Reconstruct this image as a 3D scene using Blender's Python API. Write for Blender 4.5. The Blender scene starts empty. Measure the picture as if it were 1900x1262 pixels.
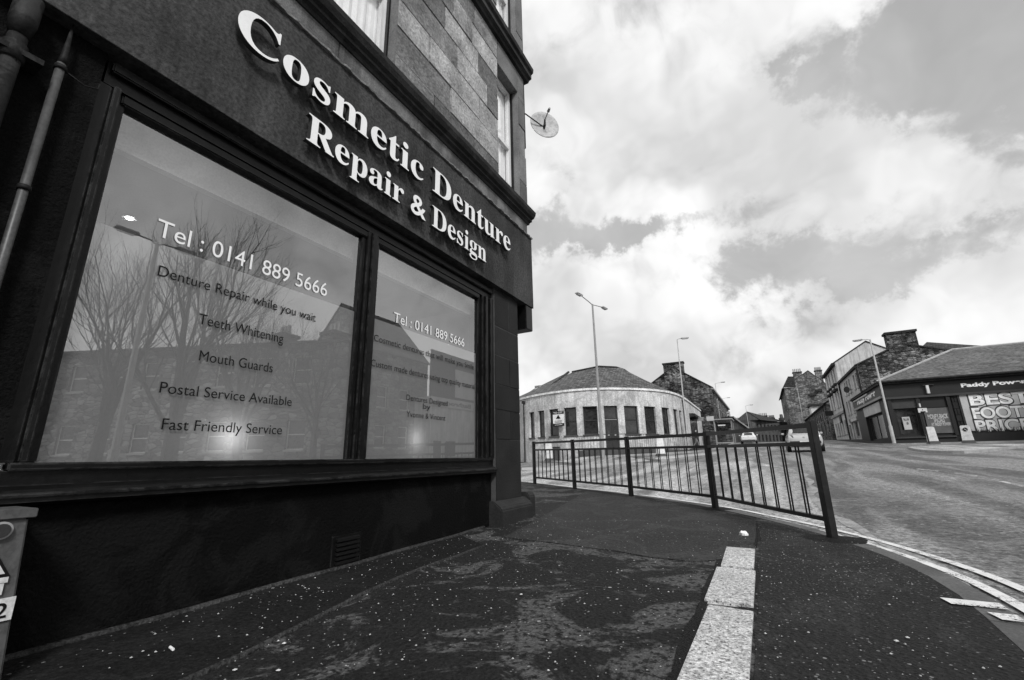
import bpy, bmesh, math, random
import numpy as np
from mathutils import Vector, Matrix
random.seed(7)
S = bpy.context.scene
COL = S.collection

# ------------------------------------------------------------------ camera
FPX, CZ = 826.0, 0.80                      # focal length in photo pixels, eye height
RW = np.array([[0.87560028, -0.14026606, -0.46222243],
               [0.48269476, 0.21809819, 0.84819747],
               [-0.01816345, -0.96579429, 0.25867253]])   # rows: world X, Y, Z seen in camera axes
cam = bpy.data.cameras.new('camera')
cam_ob = bpy.data.objects.new('camera', cam); COL.objects.link(cam_ob)
cam.sensor_width = 36; cam.lens = FPX / 1900 * 36
cam.clip_start = 0.05; cam.clip_end = 6000
r_, u_, b_ = RW[:, 0], -RW[:, 1], -RW[:, 2]
cam_ob.matrix_world = Matrix(((r_[0], u_[0], b_[0], 0), (r_[1], u_[1], b_[1], 0), (r_[2], u_[2], b_[2], CZ), (0, 0, 0, 1)))
S.camera = cam_ob
S.view_settings.view_transform = 'Standard'; S.view_settings.look = 'None'
S.view_settings.exposure = 1.0; S.view_settings.gamma = 1; S.view_settings.use_curve_mapping = False

def ray(px, py):
    return RW @ np.array([px - 950.0, py - 631.0, FPX])
def at(px, py, Y):                          # survey helper: a photo direction measured off at a known depth
    d = ray(px, py); d = d * (Y / d[1]); return (d[0], Y, d[2] + CZ)
def atX(px, py, X):
    d = ray(px, py); d = d * (X / d[0]); return (X, d[1], d[2] + CZ)
GX = -3.12                                  # plane of the shop glass
def mir(px, py, X):                         # what the glass shows, on the far side of the street
    d = ray(px, py); d = d * ((2 * GX - X) / d[0]); return (X, d[1], d[2] + CZ)

# ------------------------------------------------------------------ sky and sun
SUN_AZ, SUN_EL = math.radians(136), math.radians(42)    # azimuth from +Y towards +X
w = bpy.data.worlds.new('World'); S.world = w; w.use_nodes = True; w.cycles.sampling_method = 'MANUAL'; w.cycles.sample_map_resolution = 256
nt = w.node_tree; nt.nodes.clear()
class NB:
    def __init__(s, nt): s.nt = nt
    def n(s, t, **k):
        o = s.nt.nodes.new(t)
        for a, b in k.items(): setattr(o, a, b)
        return o
    def L(s, a, b): s.nt.links.new(a, b)
    def _in(s, sock, v):
        if hasattr(v, 'links'): s.L(v, sock)
        else: sock.default_value = v
    def m(s, op, a, b=0.0, c=0.0, clamp=False):
        o = s.n('ShaderNodeMath', operation=op); o.use_clamp = clamp
        s._in(o.inputs[0], a); s._in(o.inputs[1], b); s._in(o.inputs[2], c)
        return o.outputs[0]
    def vm(s, op, a, b):
        o = s.n('ShaderNodeVectorMath', operation=op); s._in(o.inputs[0], a); s._in(o.inputs[1], b); return o.outputs[0]
    def mr(s, v, a, b, c=0.0, d=1.0, kind='SMOOTHSTEP'):
        o = s.n('ShaderNodeMapRange', interpolation_type=kind); s._in(o.inputs[0], v)
        for i, q in enumerate((a, b, c, d)): s._in(o.inputs[i + 1], q)
        return o.outputs[0]
    def noise(s, vec, scale, detail=4, rough=.55, dist=0.0, out=0):
        o = s.n('ShaderNodeTexNoise'); s.L(vec, o.inputs['Vector'])
        o.inputs['Scale'].default_value = scale; o.inputs['Detail'].default_value = detail
        o.inputs['Roughness'].default_value = rough; o.inputs['Distortion'].default_value = dist
        return o.outputs[out]
    def vor(s, vec, scale, feature='F1', rnd=1.0):
        o = s.n('ShaderNodeTexVoronoi', feature=feature); s.L(vec, o.inputs['Vector']); o.inputs['Scale'].default_value = scale
        o.inputs['Randomness'].default_value = rnd
        return o
B = NB(nt)
sky = B.n('ShaderNodeTexSky', sky_type='NISHITA'); sky.sun_disc = False
sky.sun_elevation = SUN_EL; sky.sun_rotation = SUN_AZ; sky.altitude = 30; sky.dust_density = 2.0
bw = B.n('ShaderNodeRGBToBW'); B.L(sky.outputs[0], bw.inputs[0])
tc = B.n('ShaderNodeTexCoord'); D = tc.outputs['Generated']
sep = B.n('ShaderNodeSeparateXYZ'); B.L(D, sep.inputs[0])
az = B.m('ARCTAN2', sep.outputs[0], sep.outputs[1]); el = B.m('ARCSINE', sep.outputs[2])
wn = B.n('ShaderNodeSeparateColor'); B.L(B.noise(D, 6.5, 6, .66, 0, 1), wn.inputs[0])
az = B.m('ADD', az, B.m('MULTIPLY', B.m('SUBTRACT', wn.outputs[0], .5), .30)); el = B.m('ADD', el, B.m('MULTIPLY', B.m('SUBTRACT', wn.outputs[1], .5), .24))
warp = B.vm('SCALE', B.noise(D, 3.5, 3, .6, 0, 1), (0, 0, 0)); warp.node.inputs[3].default_value = .22
P0 = B.vm('ADD', D, warp)
big = B.noise(P0, 2.3, 5, .60)
fine = B.noise(P0, 7.0, 7, .64)
bil = B.vor(P0, 4.6); bil.normalize = True; bil.inputs['Detail'].default_value = 3.0; bil.inputs['Roughness'].default_value = .52; bil.inputs['Lacunarity'].default_value = 2.3
billow = B.m('SUBTRACT', 1.0, bil.outputs['Distance'])
gaps = None
for px, py, rx, ry, am in [(1650, 75, 110, 55, .22), (1800, 110, 100, 60, .17), (1480, 165, 50, 22, .20), (1640, 180, 80, 40, .14), (1890, 210, 45, 80, .20),
                           (1010, 415, 120, 42, .26), (1190, 432, 150, 26, .26), (1480, 478, 120, 42, .30), (1600, 520, 90, 26, .26), (1880, 455, 60, 30, .16),
                           (1150, 40, 120, 60, .07), (1380, 690, 90, 40, .05), (1180, 290, 220, 60, .03)]:
    d = ray(px, py); d = d / np.linalg.norm(d); a0, e0 = math.atan2(d[0], d[1]), math.asin(d[2])
    k = 1 / 900.0
    da = B.m('DIVIDE', B.m('SUBTRACT', az, a0), rx * k * 1.15); de = B.m('DIVIDE', B.m('SUBTRACT', el, e0), ry * k)
    # ragged rim
    q = B.m('ADD', B.m('MULTIPLY', da, da), B.m('MULTIPLY', de, de))
    g = B.m('MULTIPLY', B.m('EXPONENT', B.m('MULTIPLY', q, -.8)), am)
    gaps = g if gaps is None else B.m('ADD', gaps, g)
dens = B.m('SUBTRACT', B.m('ADD', B.m('ADD', B.m('MULTIPLY', big, .50), B.m('ADD', B.m('MULTIPLY', fine, .42), B.m('MULTIPLY', billow, .44))), -.195), gaps)
mask = B.mr(dens, .365, .475)
shade = B.m('MULTIPLY', B.mr(B.noise(P0, 3.0, 4, .55), .34, .62, .68, 1.0), B.mr(billow, .45, .85, .84, 1.03))
rim = B.mr(dens, .40, .54, .80, 1.0)
cloud = B.m('MULTIPLY', B.m('MULTIPLY', shade, rim), 9.6)
clear = B.m('MULTIPLY', B.m('ADD', B.m('MULTIPLY', bw.outputs[0], .4), 4.2), B.mr(big, .3, .7, .82, 1.14))
mixn = B.n('ShaderNodeMix', data_type='FLOAT'); B.L(mask, mixn.inputs[0]); B.L(clear, mixn.inputs[2]); B.L(cloud, mixn.inputs[3])
lowm = B.mr(sep.outputs[2], -.02, .0, .25, 1.0)
bg = B.n('ShaderNodeBackground'); B.L(B.m('MULTIPLY', mixn.outputs[0], lowm), bg.inputs[0]); bg.inputs[1].default_value = .053
wo = B.n('ShaderNodeOutputWorld'); B.L(bg.outputs[0], wo.inputs[0])

sun = bpy.data.lights.new('sun', 'SUN'); sun.energy = 1.5; sun.angle = math.radians(12); sun.color = (1, 1, 1)
so = bpy.data.objects.new('sun', sun); COL.objects.link(so); so.location = (30, 20, 60)
sd = Vector((math.sin(SUN_AZ) * math.cos(SUN_EL), math.cos(SUN_AZ) * math.cos(SUN_EL), math.sin(SUN_EL)))
so.rotation_euler = sd.to_track_quat('Z', 'Y').to_euler()

# ------------------------------------------------------------------ materials (a black and white photograph: greys only)
MATS = {}
def newmat(name):
    m = bpy.data.materials.new(name); m.use_nodes = True; n = m.node_tree; n.nodes.clear()
    b = NB(n); out = b.n('ShaderNodeOutputMaterial'); p = b.n('ShaderNodeBsdfPrincipled'); b.L(p.outputs[0], out.inputs[0])
    MATS[name] = m; return m, b, p, out
def objco(b):
    return b.n('ShaderNodeTexCoord').outputs['Object']
def M(name, v, rough=.7, ns=3.0, na=.25, fs=70, fa=.25, bs=None, bstr=.3, bd=.01, rand=0.0, spec=.4, metal=0.0, streak=0.0, blotch=0.0, bv=.5):
    m, b, p, o = newmat(name); co = objco(b)
    c = b.m('MULTIPLY', b.m('ADD', 1.0, b.m('MULTIPLY', b.m('SUBTRACT', b.noise(co, ns, 5, .6), .5), 4 * na)), v)
    c = b.m('MULTIPLY', c, b.m('ADD', 1.0, b.m('MULTIPLY', b.m('SUBTRACT', b.noise(co, fs, 3, .6), .5), 4 * fa)))
    if rand:
        oi = b.n('ShaderNodeObjectInfo'); c = b.m('MULTIPLY', c, b.mr(oi.outputs['Random'], 0, 1, 1 - rand, 1 + rand, 'LINEAR'))
    if streak:
        mp = b.n('ShaderNodeMapping'); b.L(co, mp.inputs[0]); mp.inputs['Scale'].default_value = (1.6, 1.6, .18)
        c = b.m('MULTIPLY', c, b.mr(b.noise(mp.outputs[0], 2.2, 6, .65), .42, .62, 1.0, 1 - streak))
    if blotch:
        k = b.mr(b.noise(co, ns * 1.7, 7, .68, .6), .5, .58)
        mx = b.n('ShaderNodeMix', data_type='FLOAT'); b.L(b.m('MULTIPLY', k, blotch), mx.inputs[0]); b.L(c, mx.inputs[2]); mx.inputs[3].default_value = bv; c = mx.outputs[0]
    c = b.m('MAXIMUM', c, .002)
    b.L(c, p.inputs['Base Color']); p.inputs['Roughness'].default_value = rough; p.inputs['Specular IOR Level'].default_value = spec; p.inputs['Metallic'].default_value = metal
    if bs:
        bm_ = b.n('ShaderNodeBump'); bm_.inputs['Strength'].default_value = bstr; bm_.inputs['Distance'].default_value = bd
        b.L(b.noise(co, bs, 5, .65), bm_.inputs['Height']); b.L(bm_.outputs[0], p.inputs['Normal'])
    return m
def wear(name, v, r=.010, lo=.985):
    m = MATS[name]; b = NB(m.node_tree); p = [n for n in m.node_tree.nodes if n.type == 'BSDF_PRINCIPLED'][0]
    src = p.inputs['Base Color'].links[0].from_socket; bv = b.n('ShaderNodeBevel'); bv.samples = 4; bv.inputs[0].default_value = r
    g = b.n('ShaderNodeNewGeometry'); dt = b.n('ShaderNodeVectorMath', operation='DOT_PRODUCT'); b.L(bv.outputs[0], dt.inputs[0]); b.L(g.outputs['Normal'], dt.inputs[1])
    co = objco(b); k = b.m('MULTIPLY', b.mr(dt.outputs['Value'], lo - .12, lo, 1.0, 0.0), b.mr(b.noise(co, 6, 7, .8), .42, .60))
    mx = b.n('ShaderNodeMix', data_type='FLOAT'); b.L(k, mx.inputs[0]); b.L(src, mx.inputs[2]); mx.inputs[3].default_value = v; b.L(mx.outputs[0], p.inputs['Base Color'])
def Mglow(name, v, e):
    m, b, p, o = newmat(name); p.inputs['Base Color'].default_value = (v, v, v, 1); p.inputs['Emission Color'].default_value = (1, 1, 1, 1); p.inputs['Emission Strength'].default_value = e; return m
def Mglass(name, ior=2.3, tint=.8, rough=0.0):
    m, b, p, o = newmat(name); b.nt.nodes.remove(p)
    fr = b.n('ShaderNodeFresnel'); b.L(b.mr(b.n('ShaderNodeNewGeometry').outputs['Backfacing'], 0, 1, ior, 1 / ior, 'LINEAR'), fr.inputs[0])
    tr = b.n('ShaderNodeBsdfTransparent'); tr.inputs[0].default_value = (tint, tint, tint, 1)
    gl = b.n('ShaderNodeBsdfGlossy'); gl.inputs['Roughness'].default_value = rough; gl.inputs[0].default_value = (1, 1, 1, 1)
    co = objco(b); bp = b.n('ShaderNodeBump'); bp.inputs['Strength'].default_value = .015; bp.inputs['Distance'].default_value = .01
    b.L(b.noise(co, 1.4, 2, .5), bp.inputs['Height']); b.L(bp.outputs[0], gl.inputs['Normal'])
    mx = b.n('ShaderNodeMixShader'); b.L(fr.outputs[0], mx.inputs[0]); b.L(tr.outputs[0], mx.inputs[1]); b.L(gl.outputs[0], mx.inputs[2]); b.L(mx.outputs[0], o.inputs[0]); return m
def Mfilm(name, v, trans):
    m, b, p, o = newmat(name); b.nt.nodes.remove(p); co = objco(b)
    c = b.m('MULTIPLY', b.m('ADD', .85, b.m('MULTIPLY', b.noise(co, 60, 3, .6), .3)), v)
    df = b.n('ShaderNodeBsdfDiffuse'); b.L(c, df.inputs[0]); tl = b.n('ShaderNodeBsdfTranslucent'); tl.inputs[0].default_value = (.8, .8, .8, 1)
    mx = b.n('ShaderNodeMixShader'); mx.inputs[0].default_value = trans; b.L(df.outputs[0], mx.inputs[1]); b.L(tl.outputs[0], mx.inputs[2]); b.L(mx.outputs[0], o.inputs[0]); return m
def Masph(name, v, speck=.5, patch=.0, pv=.09, rough=.75, sc=55, fleck=.35, bstr=.5, spec=.35, lane=0.0, th0=.78, pl=(.50, .56)):
    m, b, p, o = newmat(name); co = objco(b)
    base = b.m('MULTIPLY', b.m('ADD', .45, b.m('MULTIPLY', b.noise(co, .9, 6, .65), 1.1)), v)
    if lane:
        mp = b.n('ShaderNodeMapping'); b.L(co, mp.inputs[0]); mp.inputs['Scale'].default_value = (.8, .10, .1)
        base = b.m('MULTIPLY', base, b.mr(b.noise(mp.outputs[0], 1.3, 5, .6, .5), .38, .62, .40, 1.8))
        base = b.m('MULTIPLY', base, b.mr(b.noise(co, 13, 4, .75), .36, .64, .35, 1.75))
    base = b.m('MULTIPLY', base, b.mr(b.noise(co, 48, 4, .8), .34, .66, .15, 2.0, 'LINEAR'))
    gr = b.noise(co, 120, 3, .7); clus = b.mr(b.noise(co, 2.2, 4, .7), .40, .58); base = b.m('MULTIPLY', base, b.m('ADD', .35, b.m('MULTIPLY', gr, 1.3)))
    if patch:
        k = b.mr(b.noise(co, 1.5, 8, .72, .8), pl[0], pl[1]); k = b.m('MULTIPLY', k, b.mr(b.noise(co, 26, 4, .7), .40, .52))
        mx = b.n('ShaderNodeMix', data_type='FLOAT'); b.L(b.m('MULTIPLY', k, patch), mx.inputs[0]); b.L(base, mx.inputs[2]); b.L(b.m('MULTIPLY', gr, 2 * pv), mx.inputs[3]); base = mx.outputs[0]
    for s_, th, lim, val in ((sc, th0, .40 if th0 < .6 else .34, fleck), (sc * .42, .93, .24, fleck * 1.4)):
        vo = b.vor(co, s_); sepc = b.n('ShaderNodeSeparateColor'); b.L(vo.outputs['Color'], sepc.inputs[0])
        k = b.m('MULTIPLY', b.m('GREATER_THAN', b.m('MULTIPLY', sepc.outputs[0], b.m('ADD', .72, b.m('MULTIPLY', clus, .30))), th), b.m('LESS_THAN', vo.outputs['Distance'], b.m('MULTIPLY', sepc.outputs[1], lim)))
        mx = b.n('ShaderNodeMix', data_type='FLOAT'); b.L(b.m('MULTIPLY', k, speck), mx.inputs[0]); b.L(base, mx.inputs[2]); b.L(b.m('MULTIPLY', sepc.outputs[2], val), mx.inputs[3]); base = mx.outputs[0]
    b.L(base, p.inputs['Base Color']); p.inputs['Roughness'].default_value = rough; p.inputs['Specular IOR Level'].default_value = spec
    bp = b.n('ShaderNodeBump'); bp.inputs['Strength'].default_value = bstr; bp.inputs['Distance'].default_value = .012
    h = b.m('ADD', b.vor(co, sc * .9).outputs['Distance'], b.m('MULTIPLY', b.noise(co, 9, 6, .7), 1.4)); b.L(h, bp.inputs['Height']); b.L(bp.outputs[0], p.inputs['Normal']); return m
def Mrubble(name, v, sx=2.2, sz=4.5, lo=.35, mortar=1.0, dirt=.5):
    m, b, p, o = newmat(name); co = objco(b)
    mp = b.n('ShaderNodeMapping'); b.L(co, mp.inputs[0]); mp.inputs['Scale'].default_value = (sx, sx, sz)
    wv = b.vm('SCALE', b.noise(mp.outputs[0], 1.2, 3, .5, 0, 1), (0, 0, 0)); wv.node.inputs[3].default_value = .5
    v3 = b.vm('ADD', mp.outputs[0], wv)
    vo = b.vor(v3, 1.0, rnd=.75); sp = b.n('ShaderNodeSeparateColor'); b.L(vo.outputs['Color'], sp.inputs[0])
    ed = b.vor(v3, 1.0, 'DISTANCE_TO_EDGE', .75)
    c = b.m('MULTIPLY', b.mr(sp.outputs[0], 0, 1, lo, 1.5, 'LINEAR'), v)
    c = b.m('MULTIPLY', c, b.mr(ed.outputs['Distance'], .0, .10, .35, 1.0)) if mortar < 1.05 else b.m('MULTIPLY', c, b.mr(ed.outputs['Distance'], 0, .1, mortar, 1.0))
    c = b.m('MULTIPLY', c, b.mr(b.noise(co, .35, 6, .7), .38, .62, 1.0 - dirt, 1.0 + dirt * .4))
    c = b.m('MULTIPLY', c, b.m('ADD', .55, b.m('MULTIPLY', b.noise(co, 9, 4, .7), .9)))
    b.L(c, p.inputs['Base Color']); p.inputs['Roughness'].default_value = .9; p.inputs['Specular IOR Level'].default_value = .15
    bp = b.n('ShaderNodeBump'); bp.inputs['Strength'].default_value = .8; bp.inputs['Distance'].default_value = .06
    b.L(b.mr(ed.outputs['Distance'], 0, .16), bp.inputs['Height']); b.L(bp.outputs[0], p.inputs['Normal']); return m
def Mslate(name, v, sx=3.2, sz=5.5):
    m, b, p, o = newmat(name); co = objco(b)
    sp = b.n('ShaderNodeSeparateXYZ'); b.L(co, sp.inputs[0])
    cb = b.n('ShaderNodeCombineXYZ'); b.L(b.m('ADD', sp.outputs[0], b.m('MULTIPLY', sp.outputs[1], .6)), cb.inputs[0]); b.L(b.m('MULTIPLY', sp.outputs[2], 1.5), cb.inputs[1])
    br = b.n('ShaderNodeTexBrick'); b.L(cb.outputs[0], br.inputs['Vector']); br.inputs['Scale'].default_value = 1.0
    br.inputs['Brick Width'].default_value = 1 / sx; br.inputs['Row Height'].default_value = 1 / sz * 1.3; br.inputs['Mortar Size'].default_value = .018
    br.inputs['Color1'].default_value = (.45, .45, .45, 1); br.inputs['Color2'].default_value = (1.5, 1.5, 1.5, 1); br.inputs['Mortar'].default_value = (.15, .15, .15, 1); br.inputs['Bias'].default_value = 0
    c = b.m('MULTIPLY', b.m('MULTIPLY', br.outputs[0], v), b.m('ADD', .4, b.m('MULTIPLY', b.noise(co, 2.6, 7, .72), 1.2)))
    b.L(c, p.inputs['Base Color']); p.inputs['Roughness'].default_value = .7; p.inputs['Specular IOR Level'].default_value = .3
    bp = b.n('ShaderNodeBump'); bp.inputs['Strength'].default_value = .7; bp.inputs['Distance'].default_value = .03; b.L(br.outputs['Fac'], bp.inputs['Height']); bp.invert = True; b.L(bp.outputs[0], p.inputs['Normal']); return m

M('black_paint', .005, .42, 1.6, .3, 55, .35, bs=38, bstr=.35, bd=.012, spec=.35)
M('black_render', .0035, .8, 1.2, .6, 90, .7, bs=48, bstr=1.0, bd=.02, spec=.08, blotch=.22, bv=.022)
M('black_wood', .004, .38, 2.0, .4, 40, .4, bs=25, bstr=.3, bd=.008, spec=.22, blotch=.08, bv=.03)
wear('black_wood', .045)
M('pillar_stone', .013, .75, 2.5, .4, 60, .45, bs=40, bstr=.5, bd=.012, rand=.25, spec=.25)
M('plinth_stone', .018, .75, 3, .4, 50, .45, bs=30, bstr=.5, bd=.015, spec=.25)
M('fascia_paint', .045, .8, 1.1, .65, 34, .6, bs=40, bstr=.6, bd=.012, spec=.2, streak=.35)
M('frieze_stone', .15, .9, 2.6, .45, 60, .35, bs=22, bstr=.5, bd=.02, rand=.15, spec=.1, streak=.45)
M('cornice_stone', .028, .85, 2.6, .5, 60, .4, bs=24, bstr=.5, bd=.015, spec=.15, blotch=.2, bv=.1)
M('flashing', .18, .6, 9, .5, 60, .4, bs=30, bstr=.6, bd=.02, blotch=.3, bv=.45)
M('ashlar', .27, .9, 2.6, .55, 26, .45, bs=16, bstr=.8, bd=.03, rand=.35, spec=.1, blotch=.12, bv=.34)
M('ashlar_light', .36, .9, 2.6, .5, 26, .45, bs=16, bstr=.8, bd=.03, rand=.15, spec=.1, blotch=.3, bv=.2)
M('ashlar_mid', .15, .9, 2.6, .5, 26, .45, bs=16, bstr=.8, bd=.03, rand=.3, spec=.1)
wear('ashlar', .10, .012); wear('ashlar_light', .12, .012); wear('ashlar_mid', .05, .012)
M('ashlar_dark', .16, .9, 1.8, .38, 55, .3, bs=20, bstr=.45, bd=.014, rand=.3, spec=.1)
M('mortar', .06, .95, 5, .3, 60, .3)
M('white_letter', .80, .45, 3, .05, 60, .04, spec=.4)
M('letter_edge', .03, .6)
M('vinyl_white', .78, .5, 3, .04, 60, .03)
M('vinyl_black', .004, .6, spec=.2)
M('white_paint', .72, .5, 4, .1, 40, .08, streak=.25)
M('curtain', .90, .9, 5, .12, 60, .08)
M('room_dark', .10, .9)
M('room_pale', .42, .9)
M('pipe_iron', .010, .6, 4, .5, 50, .5, spec=.12, bs=30, bstr=.4, bd=.01, blotch=.3, bv=.06)
M('pipe_grey', .05, .45, 4, .4, 50, .4, bs=30, bstr=.2, bd=.005)
M('galv_steel', .06, .55, 5, .4, 60, .3, metal=.0, blotch=.35, bv=.12)
M('rail_paint', .006, .42, 4, .4, 60, .4, bs=30, bstr=.2, bd=.004, spec=.3, blotch=.10, bv=.05)
M('lamp_grey', .26, .5, 3, .2, 40, .2)
M('lamp_pale', .45, .5, 3, .2, 40, .2)
M('dark_metal', .025, .5)
M('rubber', .012, .8)
M('harl', .56, .9, .8, .34, 10, .32, bs=12, bstr=.7, bd=.06, streak=.26, blotch=.45, bv=.24)
M('harl_pale', .52, .9, 1.0, .25, 20, .2, streak=.3)
M('cope_white', .72, .8, 1.5, .3, 12, .3, blotch=.3, bv=.12)
M('base_grey', .07, .85)
Mslate('slate', .085)
Mslate('slate_dark', .035)
M('slate_moss', .085, .8, .8, .5, 4.5, .8, bs=5, bstr=.9, bd=.08)
Mrubble('rubble', .20, 2.6, 5.2, .15, dirt=.75)
Mrubble('rubble_dark', .12, 2.6, 5.4, .15, dirt=.8)
Mrubble('coursed', .30, 1.4, 3.0, .6, dirt=.35)
Mrubble('coursed_grey', .20, 1.7, 3.8, .4, dirt=.5)
M('tenement', .50, .9, .9, .25, 18, .22, bs=30, bstr=.4, bd=.03, streak=.35)
M('tenement_pale', .62, .9, .9, .2, 18, .15, streak=.3)
M('trim_stone', .30, .9, 2, .3, 20, .2)
M('brick_dark', .075, .9, 1.0, .4, 14, .4, streak=.4)
M('frame_dark', .02, .6)
M('frame_white', .6, .6)
M('far_pane', .022, .10, 1.1, .8, 6, .5, rand=.7, spec=.6, blotch=.3, bv=.06)  # reflections and pale blinds are mottled into the pane colour
M('panel_green', .014, .5, 2, .2, 30, .15)
M('panel_mid', .04, .5, 2, .25, 30, .15)
M('poster_bg', .46, .6, 1.2, .18, 20, .1)
M('poster_dark', .10, .6, 1.2, .3, 20, .15)
M('poster_white', .80, .6)
M('poster_outline', .03, .6)
M('car_silver', .50, .25, 3, .03, 90, .03, metal=.2, spec=.7)
M('car_white', .62, .25, 3, .03, 90, .03, spec=.6)
M('car_glass', .012, .06, spec=.8)
M('car_trim', .03, .5)
M('tail_light', .06, .2, spec=.7)
M('plate', .62, .4)
M('bollard_white', .66, .5, 3, .2, 30, .12, blotch=.2, bv=.25)
M('dish', .40, .6, 9, .25, 60, .2, blotch=.4, bv=.16)
M('kerb_stone', .075, .8, 3, .35, 70, .4, bs=60, bstr=.4, bd=.006, rand=.25)
def Mpaint(name, v, th):
    m, b, p, o = newmat(name); co = objco(b)
    b.L(b.m('MULTIPLY', b.m('ADD', .55, b.m('MULTIPLY', b.noise(co, 22, 5, .75), .8)), v), p.inputs['Base Color']); p.inputs['Roughness'].default_value = .65
    k = b.m('ADD', b.m('MULTIPLY', b.noise(co, 5, 6, .7), .5), b.m('MULTIPLY', b.noise(co, 55, 4, .8), .5))
    tr = b.n('ShaderNodeBsdfTransparent'); mx = b.n('ShaderNodeMixShader'); b.L(b.mr(k, th, th + .03), mx.inputs[0]); b.L(tr.outputs[0], mx.inputs[1]); b.L(p.outputs[0], mx.inputs[2]); b.L(mx.outputs[0], o.inputs[0]); return m
Mpaint('worn_paint', .55, .49)
Mpaint('road_paint', .66, .435)
M('paper', .85, .8)
M('bark', .025, .9, 8, .3, 40, .3)
M('sticker', .50, .5)
M('jacket', .018, .8); M('jeans', .20, .9); M('skin', .35, .6); M('hair', .02, .7)
Masph('granite', .40, .95, .3, .30, .7, 75, .07, .35, .4, 0, .42)
Masph('asphalt_pave', .010, .85, .85, .085, .85, 46, .30, .9, .2)
Masph('asphalt_patch', .024, .35, .5, .06, .85, 60, .22, .8, .2)
Masph('asphalt_infill', .009, .9, .3, .05, .8, 52, .20, 1.0, .25, 0, .45)
Masph('asphalt_collar', .008, .5, 0, .05, .85, 110, .12, .9, .2)
Masph('asphalt_trench', .007, .8, .25, .03, .85, 46, .34, .7, .15)
Masph('asphalt_road', .095, .9, .6, .17, .55, 17, .34, 1.0, .45, .3, .5, (.46, .6))
Masph('asphalt_side', .19, .6, .6, .34, .55, 22, .30, .8, .45, .22, .55)
Mglass('shop_glass', 3.0, .85)
Mglass('plain_glass', 2.3, .92)
Mfilm('frost_film', .36, .34)
Mglow('bulb', 1, 22)

# ------------------------------------------------------------------ builders
ORG = {}
class MB:
    def __init__(s): s.v = []; s.f = []
    def add(s, vs, fs):
        k = len(s.v); s.v += [tuple(map(float, q)) for q in vs]; s.f += [tuple(i + k for i in f) for f in fs]; return s
    def box(s, x0, x1, y0, y1, z0, z1):
        return s.add([(x0, y0, z0), (x1, y0, z0), (x1, y1, z0), (x0, y1, z0), (x0, y0, z1), (x1, y0, z1), (x1, y1, z1), (x0, y1, z1)],
                     [(0, 3, 2, 1), (4, 5, 6, 7), (0, 1, 5, 4), (1, 2, 6, 5), (2, 3, 7, 6), (3, 0, 4, 7)])
    def hexa(s, p):   # 8 points, bottom ring then top ring
        return s.add(p, [(0, 3, 2, 1), (4, 5, 6, 7), (0, 1, 5, 4), (1, 2, 6, 5), (2, 3, 7, 6), (3, 0, 4, 7)])
    def quad(s, a, b, c, d): return s.add([a, b, c, d], [(0, 1, 2, 3)])
    def poly(s, pts): return s.add(pts, [tuple(range(len(pts)))])
    def prism(s, poly, axis, a, b):
        def P(u, v, t): return {'x': (t, u, v), 'y': (u, t, v), 'z': (u, v, t)}[axis]
        n = len(poly)
        return s.add([P(u, v, a) for u, v in poly] + [P(u, v, b) for u, v in poly],
                     [tuple(range(n))[::-1], tuple(range(n, 2 * n))] + [(i, (i + 1) % n, n + (i + 1) % n, n + i) for i in range(n)])
    def tube(s, pts, r, n=8, cap=True):
        pts = [Vector(p) for p in pts]; rs = r if isinstance(r, (list, tuple)) else [r] * len(pts)
        k = len(s.v); prev = None
        for i, p in enumerate(pts):
            t = (pts[min(i + 1, len(pts) - 1)] - pts[max(i - 1, 0)]).normalized()
            if prev is None: a = t.orthogonal().normalized()
            else:
                a = prev - t * prev.dot(t); a = a.normalized() if a.length > 1e-5 else t.orthogonal().normalized()
            prev = a; c = t.cross(a)
            for j in range(n):
                th = 2 * math.pi * j / n; q = p + (a * math.cos(th) + c * math.sin(th)) * rs[i]; s.v.append(tuple(q))
        for i in range(len(pts) - 1):
            for j in range(n):
                s.f.append((k + i * n + j, k + i * n + (j + 1) % n, k + (i + 1) * n + (j + 1) % n, k + (i + 1) * n + j))
        if cap: s.f.append(tuple(k + j for j in range(n))[::-1]); s.f.append(tuple(k + (len(pts) - 1) * n + j for j in range(n)))
        return s
    def obox(s, c, ax, hx, ay, hy, az_, hz):
        c = Vector(c); ax = Vector(ax).normalized() * hx; ay = Vector(ay).normalized() * hy; az_ = Vector(az_).normalized() * hz
        return s.hexa([c - ax - ay - az_, c + ax - ay - az_, c + ax + ay - az_, c - ax + ay - az_, c - ax - ay + az_, c + ax - ay + az_, c + ax + ay + az_, c - ax + ay + az_])
    def mesh(s, name, org=(0, 0, 0)):
        me = bpy.data.meshes.new(name); o = Vector(org); me.from_pydata([tuple(Vector(v) - o) for v in s.v], [], s.f); me.update()
        return me
    def build(s, name, mat, parent=None, smooth=False, bevel=0, fix=True):
        org = ORG.get(parent.name, Vector((0, 0, 0))) if parent else Vector((0, 0, 0))
        me = s.mesh(name, org)
        if fix:
            bm = bmesh.new(); bm.from_mesh(me)
            if bevel: bmesh.ops.bevel(bm, geom=list(bm.edges), offset=bevel, segments=2, affect='EDGES', clamp_overlap=True)
            bmesh.ops.recalc_face_normals(bm, faces=bm.faces); bm.to_mesh(me); bm.free()
        for mm in (mat if isinstance(mat, (list, tuple)) else [mat]): me.materials.append(MATS[mm])
        if smooth:
            for p in me.polygons: p.use_smooth = True
        ob = bpy.data.objects.new(name, me); COL.objects.link(ob)
        if parent: ob.parent = parent; ORG[ob.name] = org
        else: ORG[ob.name] = Vector((0, 0, 0))
        return ob
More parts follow.
